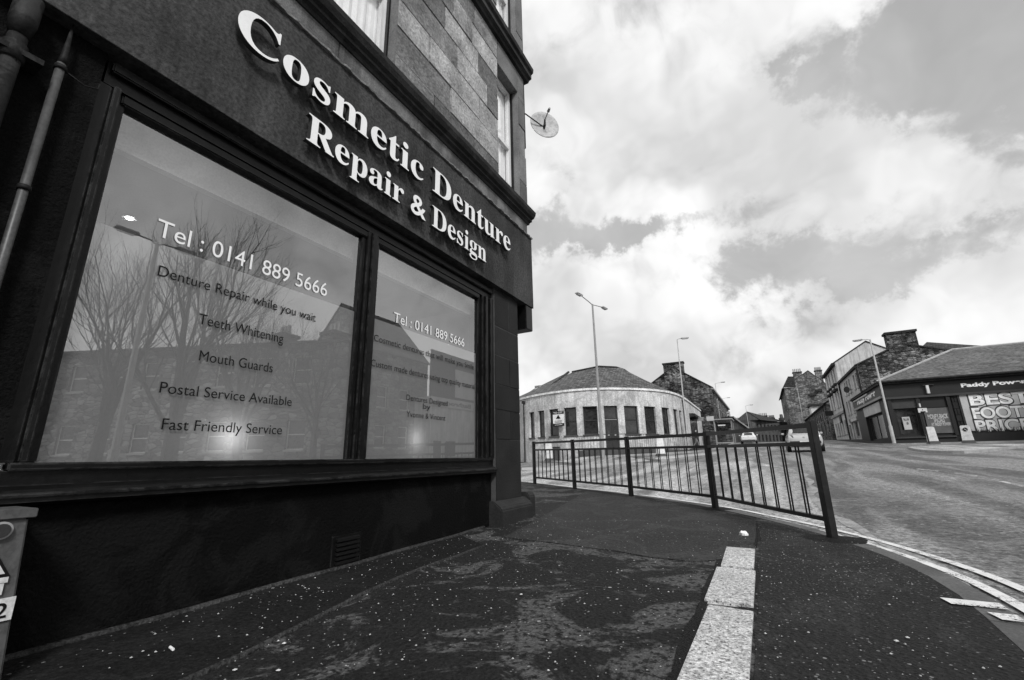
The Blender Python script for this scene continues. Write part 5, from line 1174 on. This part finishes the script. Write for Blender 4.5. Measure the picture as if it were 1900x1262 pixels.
bx('shop_fascia', 'trim_stone', tn, tx - .12, tx - .002, 60.3, 64.6, g0 + fh * .31, g0 + fh * .36); bx('shop_fascia', 'panel_mid', tn, tx - .15, tx - .002, 65, 71.3, g0 + fh * .29, g0 + fh * .35)
for k in range(5): bx('fascia_panel', 'frame_white', tn, tx - .2, tx - .152, 66.0 + k * .8, 66.5 + k * .8, g0 + fh * .30, g0 + fh * .345)
MB().tube([(tx - .1, y1n - .3, 2), (tx - .1, y1n - .3, zn - .2)], .09, 8).build('downpipe', 'cornice_stone', tn); MB().tube([(tx - .1, y0n + .15, 1.9), (tx - .1, y0n + .15, zn - .2)], .09, 8).build('downpipe', 'cornice_stone', tn)
sd_ = Vector((tx - .4, 65.6, g0 + fh * .75))
dsh = empty('satellite_dish', sd_, 'small dark satellite dish on the upper floor of the stone tenement', 'satellite dish')
MB().tube([sd_ + Vector((-.15, -.1, 0)), sd_ + Vector((-.1, -.05, 0)), sd_], [.38, .30, .08], 16).build('reflector', 'frame_dark', dsh); MB().tube([sd_, sd_ + Vector((.42, 0, 0))], .03, 6).build('bracket', 'dark_metal', dsh)
# far, taller section
tf = empty('tenement_building', (tx + 4, y1n, RD(tx, 80)), 'taller pale tenement with plain stained gable and pedimented windows', 'building')
g1 = RD(tx, 80) + .12; fh = zf - g1; hs = []
for y in (76.0, 78.2, 81.5, 84): hs += [(y, y + 1.2, g1 + fh * .76, g1 + fh * .95), (y, y + 1.2, g1 + fh * .43, g1 + fh * .63)]
for y in (75.2, 77.4, 79.6, 81.8, 84): hs.append((y, y + 1.3, g1 + fh * .06, g1 + fh * .24))
box_building(tf, tx, tx + 9, y1n + .003, y2, 0, zf, 'tenement_pale', 'harl_pale', '-x', hs)
zq = at(1606, 634, 74)[2]; xq = at(1606, 634, 74)[0]; gable_roof(tf, tx, 2 * xq - tx, y1n + .003, y2, zf, zq, 'slate_dark', 'harl_pale', xq, .25)
bx('cornice', 'cornice_stone', tf, tx - .4, tx - .002, y1n, y2, zf - .35, zf - .03); bx('string_course', 'trim_stone', tf, tx - .2, tx - .002, y1n, y2, g1 + fh * .33, g1 + fh * .36)
for y in (76.0, 78.2, 81.5, 84): bx('pediment', 'cornice_stone', tf, tx - .4, tx - .002, y - .2, y + 1.4, g1 + fh * .645, g1 + fh * .675); bx('ledge', 'cornice_stone', tf, tx - .3, tx - .002, y - .15, y + 1.35, g1 + fh * .72, g1 + fh * .745)
MB().tube([(tx - .08, 78.4, g1 + fh * .295), (tx - .14, 78.4, g1 + fh * .295)], .75, 20).build('oval_sign', 'frame_dark', tf)
bx('hanging_sign', 'frame_dark', tf, tx - 1.1, tx - .05, 84.6, 84.8, g1 + fh * .37, g1 + fh * .44)
# ---- roof seen behind
a, b = at(1722, 633, 68), at(1842, 641, 68); hr = empty('slate_roofed_house', (a[0] + 5, 70, 2), 'house behind with a long dark slate roof above the betting shop', 'building')
e1 = at(1700, 668, 66); e2 = at(1880, 668, 66)
MB().box(e1[0], e2[0], 66.3, 74, 0, e1[2] + .1).build('wall', 'rubble_dark', hr); MB().add([(e1[0] - .3, 66, e1[2]), (e2[0] + 1.2, 66, e1[2]), (b[0], 68.5, b[2]), (a[0], 68.5, a[2]), (e1[0] - .3, 74, e1[2]), (e2[0] + 1.2, 74, e1[2])], [(0, 1, 2, 3), (3, 2, 5, 4), (1, 5, 2), (0, 3, 4)]).build('roof', 'slate_dark', hr)

# ================================================================== BETTING SHOP
PY = 46.0; X = lambda px, py: at(px, py, PY)[0]; Z = lambda px, py: at(px, py, PY)[2]
cx0 = X(1650, 770); gz0 = RD(cx0, PY) + .10; ev = Z(1760, 700)
bt = empty('betting_shop', (cx0 + 6, PY + 5, gz0), 'single-storey corner betting shop with dark fascia, white lettering and slate roof', 'building')
XR = 24.0
zfas = Z(1672, 737); zpl = Z(1690, 811)
wx = [(X(1665, 785), X(1707, 785))]; pan = (X(1716, 780), X(1762, 780)); pos = (X(1785, 760), 19.5)
path = Path([(cx0, PY), (XR, PY)], 1); path.side = 1 if path.nrm(1)[1] < 0 else -1
w_h = (wx[0][0] - cx0, wx[0][1] - cx0, Z(1685, 808), Z(1685, 758))
mb = MB(); holed(mb, path, 0, XR - cx0, -.2, ev, [w_h], .25); mb.build('front_wall', 'panel_green', bt, fix=False)
window(path, w_h, bt, frame='panel_green', bar=.10, cross=False, depth=.2)
a = at(1673, 774, 45.88); c = at(1693, 797, 45.88); pr_ = bx('window_poster', 'poster_bg', bt, a[0], c[0], 45.86, 45.9, c[2], a[2]); Hh = a[2] - c[2]
bx('poster_head', 'poster_dark', pr_, a[0] + .08, c[0] - .08, 45.852, 45.858, c[2] + Hh * .72, a[2] - .1); text_on('MONEY', 'lettering', 'poster_white', pr_, (0, 45.848, 0), (1, 0, 0), a[0] + .14, c[0] - .14, c[2] + Hh * .78, Hh * .10, .02); text_on('£24', 'lettering', 'poster_outline', pr_, (0, 45.848, 0), (1, 0, 0), a[0] + .2, c[0] - .15, c[2] + Hh * .40, Hh * .2, .03)
bx('stall_riser', 'frame_dark', bt, cx0 - .05, X(1775, 810), PY - .06, PY - .003, -.2, zpl - .1); bx('sill', 'panel_mid', bt, cx0 - .08, X(1775, 810), PY - .16, PY - .003, zpl - .097, zpl + .02)
fa_ = bx('fascia', 'panel_green', bt, cx0 - .1, XR, PY - .14, PY - .003, zfas, ev - .25); bx('fascia_base', 'panel_mid', bt, cx0 - .15, XR, PY - .26, PY - .142, zfas - .14, zfas + .02)
bx('eaves', 'cornice_stone', bt, cx0 - .35, XR, PY - .4, PY - .003, ev - .245, ev - .02)
bx('window_panel', 'panel_mid', bt, wx[0][0] - .1, wx[0][1] + .15, PY - .05, PY - .003, Z(1685, 757.5), zfas - .15)
for px in (1657, 1711, 1768): bx('pilaster', 'panel_green', bt, X(px - 3.5, 780), X(px + 3.5, 780), PY - .18, PY - .0025, zpl + .021, zfas - .142)
dp_ = bx('dark_panel', 'panel_green', bt, pan[0], pan[1], PY - .06, PY - .003, Z(1735, 756), zfas - .15)
mp_ = bx('offer_panel', 'poster_dark', bt, pan[0] + .05, pan[1] + .1, PY - .08, PY - .003, Z(1740, 804), Z(1738, 757))
for s_, py, ca, i0, i1 in (('MONEY-BACK', 777, .34, .15, .15), ('SPECIALS', 784, .34, .45, .4), ('AT PADDY POWER!', 790.5, .24, .25, .1)):
    text_on(s_, 'lettering', 'poster_bg', mp_, (0, PY - .086, 0), (1, 0, 0), pan[0] + .05 + i0, pan[1] + .1 - i1, Z(1738, py), ca, .03)
# stone strip and the big poster
for i in range(6):
    z0 = zpl + .05 + i * (zfas - .2 - zpl) / 6; h_ = (zfas - .2 - zpl) / 6
    xs = [X(1772, 770), X(1777, 770), X(1784, 770)] if i % 2 else [X(1772, 770), X(1784, 770)]
    for q0, q1 in zip(xs, xs[1:]): bx('stone_block', 'trim_stone' if False else 'plinth_stone', bt, q0 + .01, q1 - .01, PY - .1, PY - .003, z0 + .01, z0 + h_ - .01, bevel=.01)
zp1, zp0 = Z(1790, 731), Z(1795, 800)
po = bx('poster_board', 'poster_bg', bt, pos[0], pos[1], PY - .14, PY - .004, zp0, zp1); bx('poster_frame', 'frame_dark', po, pos[0] - .12, pos[0] - .003, PY - .16, PY - .004, zp0, zp1)
def big(s_, pxl, pxr, pyt, pyb, over):
    xl = X(pxl, (pyt + pyb) / 2); xr_ = X(pxr, (pyt + pyb) / 2) ; zb_ = Z(pxl + 8, pyb); cap = Z(pxl + 8, pyt) - zb_
    text_on(s_, 'lettering', 'poster_outline', po, (0, PY - .146, 0), (1, 0, 0), xl - .09, xr_ + .09, zb_ - .08, cap + .16, .062)
    text_on(s_, 'lettering', 'poster_white', po, (0, PY - .152, 0), (1, 0, 0), xl, xr_, zb_, cap, .028)
big('BEST', 1797, 1913, 732.5, 753, 1); big('FOOTY', 1803, 1922, 757, 777.5, 1); big('PRICES', 1809, 1932, 780, 801.5, 1)
xl, xr_ = X(1781, 714), X(1905, 714); text_on('Paddy Power', 'lettering', 'poster_white', fa_, (0, PY - .147, 0), (1, 0, 0), xl, xr_, Z(1790, 719), Z(1790, 711.5) - Z(1790, 719), .045)
# planting trough below the poster
tr_ = empty('planter', (15, PY - .4, RD(15, PY)), 'dark planter with straggly plants below the big poster', 'planter')
bx('trough', 'frame_dark', tr_, X(1792, 810), 20, PY - .7, PY - .2, RD(15, PY) + .05, Z(1850, 803)); mb = MB()
for _ in range(420):
    x = random.uniform(X(1790, 800), 19.8); y = PY - random.uniform(.22, .68); z = Z(1850, 803); h_ = random.uniform(.12, .45); dx = random.uniform(-.15, .15); dy = random.uniform(-.1, .1)
    mb.add([(x - .02, y, z), (x + .02, y, z), (x + dx, y + dy, z + h_)], [(0, 1, 2)])
o = stuff(mb.build('foliage', 'bark', tr_, fix=False))
# wall lamp and alarm box
bx('security_light', 'plate', bt, X(1716, 720), X(1721, 720), PY - .35, PY - .145, Z(1718, 731), Z(1718, 716)); bx('lamp_bar', 'dark_metal', bt, X(1710, 715), X(1730, 714), PY - .3, PY - .142, Z(1718, 716), Z(1718, 714.5))
# flank along the street with door and small sign
fl = Path([(cx0, 59.5), (cx0, PY)], 1); fl.side = 1 if fl.nrm(1)[0] < 0 else -1; LL = fl.len
g2 = RD(cx0, 50) + .1; dh = (LL - 9.4, LL - 2.2, g2 + .25, g2 + 2.45); 
mb = MB(); holed(mb, fl, 0, LL, -.2, ev, [dh], .35); mb.build('flank_wall', 'panel_green', bt, fix=False)
window(fl, dh, bt, frame='frame_dark', depth=.3, bar=.12, cross=False, vbar=True)
for k in range(3):
    ua = dh[0] + k * (dh[1] - dh[0]) / 3; ub = ua + (dh[1] - dh[0]) / 3 - .05; g = MB(); g.hexa([fl.P(ua, 0, g2 + 2.5), fl.P(ub, 0, g2 + 2.5), fl.P(ub, .05, g2 + 2.5), fl.P(ua, .05, g2 + 2.5), fl.P(ua, 0, g2 + 3.35), fl.P(ub, 0, g2 + 3.35), fl.P(ub, .05, g2 + 3.35), fl.P(ua, .05, g2 + 3.35)]); g.build('flank_panel', 'poster_bg', bt)
ff = bx('flank_fascia', 'panel_green', bt, cx0 - .16, cx0 - .003, PY + .2, 59.3, g2 + 3.5, ev - .2); bx('flank_trim', 'trim_stone', bt, cx0 - .26, cx0 - .162, PY + .2, 59.3, g2 + 3.42, g2 + 3.6); bx('flank_eaves', 'cornice_stone', bt, cx0 - .35, cx0 - .004, PY - .002, 59.5, ev - .198, ev - .02)
text_on('Paddy Power', 'lettering', 'poster_white', ff, (cx0 - .168, 0, 0), (0, -1, 0), -57.0, -48.2, g2 + 3.85, .55, .045)
sg = bx('light_strip', 'poster_bg', ff, cx0 - .3, cx0 - .2, 51, 58, ev - .42, ev - .32)
hs_ = empty('hanging_sign', (cx0 - .6, 58.6, g2 + 3.1), 'pale projecting sign between the betting shop and the tenement', 'sign'); q0, q1 = at(1595, 742, 58.6), at(1609, 752, 58.6); hp = bx('panel', 'poster_bg', hs_, q0[0], q1[0], 58.5, 58.7, q1[2], q0[2])
for k in range(2): bx('print_line', 'panel_mid', hp, q0[0] + .25, q1[0] - .1, 58.485, 58.499, q0[2] - .3 - .15 * k, q0[2] - .24 - .15 * k)
bx('bracket', 'dark_metal', hs_, q1[0], cx0 - .002, 58.57, 58.63, q0[2] - .1, q0[2] - .04)
# hipped slate roof
rz = at(1900, 637, 53); r1 = at(1768, 657, 53)
mb = MB(); mb.add([(cx0 - .4, PY - .45, ev), (XR, PY - .45, ev), (XR, 53, rz[2]), (r1[0], 53, rz[2]), (cx0 - .4, 59.4, ev), (r1[0] + 1, 59.4, rz[2])], [(0, 1, 2, 3), (0, 3, 5, 4)]); rf = mb.build('roof', 'slate_moss', bt, fix=False)
MB().tube([(r1[0], 53, rz[2] + .03), (XR, 53, rz[2] + .03)], .12, 6).build('ridge', 'trim_stone', rf); MB().tube([(cx0 - .4, PY - .45, ev + .04), (r1[0], 53, rz[2] + .04)], .09, 6).build('hip', 'trim_stone', rf)
MB().tube([(cx0 - .45, PY - .5, ev - .03), (XR, PY - .5, ev - .03)], .09, 8).build('gutter', 'cornice_stone', rf)
bx('rear_wall', 'rubble_dark', bt, cx0 + .1, XR, 59.2, 59.45, 0, ev - .1)

# ================================================================== ACROSS THE STREET (seen only in the shop glass)
TXR = 24.0
def mirz(px, py, z):                        # mirrored direction followed to a known height
    d = ray(px, py); d = d * ((z - CZ) / d[2]); return np.array([2 * GX - d[0], d[1]])
zr_ = 8.2; T0, T1 = mirz(112, 658, zr_), mirz(648, 634, zr_)
te = empty('stone_terrace', (*T0, RD(*T0)), 'long dark two-storey terrace across the road, mirrored in the large shop window', 'building')
tp_ = Path([T0, T1], 1); tp_.side = 1 if tp_.nrm(1)[0] < 0 else -1
hs = [(u, u + 1.2, z, z + 1.8) for u in np.arange(1.2, tp_.len - 1.5, 2.6) for z in (1.6, zr_ - 2.6)]
mb = MB(); holed(mb, tp_, 0, tp_.len, -1, zr_, hs, .2); mb.build('front_wall', 'coursed_grey', te, fix=False)
for h_ in hs: window(tp_, h_, te, frame='frame_white', sill='trim_stone')
g = MB(); g.hexa([tp_.P(0, .2, zr_), tp_.P(tp_.len, .2, zr_), tp_.P(tp_.len, -8, zr_), tp_.P(0, -8, zr_), tp_.P(0, .2, zr_ + .15), tp_.P(tp_.len, .2, zr_ + .15), tp_.P(tp_.len, -8, zr_ + .15), tp_.P(0, -8, zr_ + .15)]); g.build('roof', 'slate_dark', te)
g = MB(); g.hexa([tp_.P(0, -.01, -1), tp_.P(.2, -.01, -1), tp_.P(.2, -8, -1), tp_.P(0, -8, -1), tp_.P(0, -.01, zr_), tp_.P(.2, -.01, zr_), tp_.P(.2, -8, zr_), tp_.P(0, -8, zr_)]); g.build('end_wall', 'rubble', te)
for u in (tp_.len * .72, tp_.len * .9): q = tp_.P(u, -2, zr_); chimney(te, q[0] - .6, q[0] + .6, q[1] - .6, q[1] + .6, zr_, zr_ + 1.0, 'rubble_dark', 3)
a = mir(690, 640, TXR); b = mir(795, 640, TXR); gt = mir(795, 612, TXR + 3)[2]; zev_ = mir(740, 650, TXR)[2]
hh_ = empty('villa_house', (TXR + 4, (a[1] + b[1]) / 2, RD(TXR, 30)), 'gabled stone house across the road, mirrored in the narrow shop window', 'building')
hs = [(y, y + 1.3, z, z + 2.0) for y in np.arange(a[1] + 1.0, b[1] - 1.5, 3.0) for z in (2.0, 5.6)]
box_building(hh_, TXR, TXR + 9, a[1], b[1], -1, zev_ - .5, 'coursed_grey', 'rubble', '-x', hs, wmat='frame_white'); gable_roof(hh_, TXR, TXR + 9, a[1], b[1], zev_ - .5, gt, 'slate', 'rubble')
a = mir(800, 700, TXR - 2); b = mir(900, 700, TXR - 2); z1 = mir(840, 742, TXR - 2)[2]; zs1 = mir(840, 758, TXR - 2)[2]; zbt = mir(840, 660, TXR - 2)[2]
sh_ = empty('bathroom_shop', (TXR + 1, (a[1] + b[1]) / 2, RD(TXR, 38)), 'white-walled bathroom shop with billboard above, mirrored in the narrow shop window', 'building')
bx('wall', 'harl_pale', sh_, TXR - 2, TXR + 4, a[1], b[1], -1, z1); fs_ = bx('fascia', 'poster_bg', sh_, TXR - 2.1, TXR - 2.003, a[1], b[1], zs1, z1)
text_on('Mr. Bathrooms', 'lettering', 'poster_outline', fs_, (TXR - 2.11, 0, 0), (0, -1, 0), -b[1] + .8, -a[1] - .8, zs1 + (z1 - zs1) * .25, (z1 - zs1) * .5, .03)
bb = bx('billboard', 'panel_mid', sh_, TXR - 2, TXR - 1.8, a[1], b[1], z1 + .003, zbt); bx('picture_panel', 'poster_bg', bb, TXR - 2.03, TXR - 2.003, a[1] + .4 * (b[1] - a[1]), b[1] - .3, z1 + .3, z1 + (zbt - z1) * .7)
bx('door', 'frame_dark', sh_, TXR - 2.05, TXR - 2.003, a[1] + .6, a[1] + 1.8, .3, 2.7); bx('shop_window', 'far_pane', sh_, TXR - 2.05, TXR - 2.003, a[1] + 2.6, a[1] + 4.2, 1.2, 2.7)
# bare trees and a lamp across the road
def bare_tree_mesh(seed, H=10.5):
    rnd = random.Random(seed); mb = MB()
    def br(p, d, L, r, lev):
        n = 3 if lev < 3 else 2; pts = [p]; rs = [r]; q = p; dd = d
        for i in range(n):
            dd = (dd + Vector((rnd.uniform(-.16, .16), rnd.uniform(-.16, .16), .05 + rnd.uniform(-.05, .12)))).normalized(); q = q + dd * (L / n); pts.append(q); rs.append(r * (1 - .42 * (i + 1) / n))
        mb.tube(pts, rs, 6 if lev < 2 else (4 if lev < 4 else 3), cap=False)
        if lev >= 6 or r < .003: return
        k = {0: 6, 1: 5, 2: 5, 3: 4, 4: 4, 5: 3}[lev]
        for j in range(k):
            t = rnd.uniform(.45, 1.0) if j else 1.0; i = min(n - 1, int(t * n)); f = t * n - i; st = pts[i].lerp(pts[min(i + 1, n)], min(1, f))
            az_ = rnd.uniform(0, 6.28); sp = rnd.uniform(.35, .8) if j else rnd.uniform(.05, .3); o = dd.orthogonal().normalized(); o2 = dd.cross(o)
            nd = (dd * math.cos(sp) + (o * math.cos(az_) + o2 * math.sin(az_)) * math.sin(sp) + Vector((0, 0, .15))).normalized()
            br(st, nd, L * rnd.uniform(.55, .78), rs[-1] * (.85 if j == 0 else rnd.uniform(.5, .72)), lev + 1)
    br(Vector((0, 0, -.2)), Vector((0, 0, 1)), H * .26, .20, 0); me = mb.mesh('tree'); me.materials.append(MATS['bark']); return me
tms = [bare_tree_mesh(3), bare_tree_mesh(11)]
for i, (px, py, XX, k, sc, rz_, lb) in enumerate([(185, 800, 15, 0, 1.35, .4, 'at the left edge of the big window'), (322, 800, 13.5, 1, 1.55, 1.3, 'tallest, behind the lamp'), (450, 800, 15, 0, 1.3, 2.6, 'second from the mullion'),
                                      (585, 800, 17, 1, 1.3, 4.0, 'right beside the mullion')]):
    q = mir(px, py, XX); ob = bpy.data.objects.new('bare_tree', None); COL.objects.link(ob); ob.location = (XX, q[1], RD(XX, q[1])); ob.rotation_euler = (0, 0, rz_); ob.scale = (sc, sc, sc); ORG[ob.name] = Vector((0, 0, 0))
    c = bpy.data.objects.new('trunk_and_limbs', tms[k]); COL.objects.link(c); c.parent = ob
    tag(ob, 'leafless tree across the road, mirrored: ' + lb, 'tree', 'bare trees across the road')
q0 = mir(242, 790, 11.5); q1 = mir(292, 452, 11.5); lamp_post((11.5, q1[1], RD(11.5, q1[1])), q1[2] - RD(11.5, q1[1]), 'tall lamp across the road, mirrored in the large shop window', ((0, 1), (0, -1)), arm=.6, r0=.14)
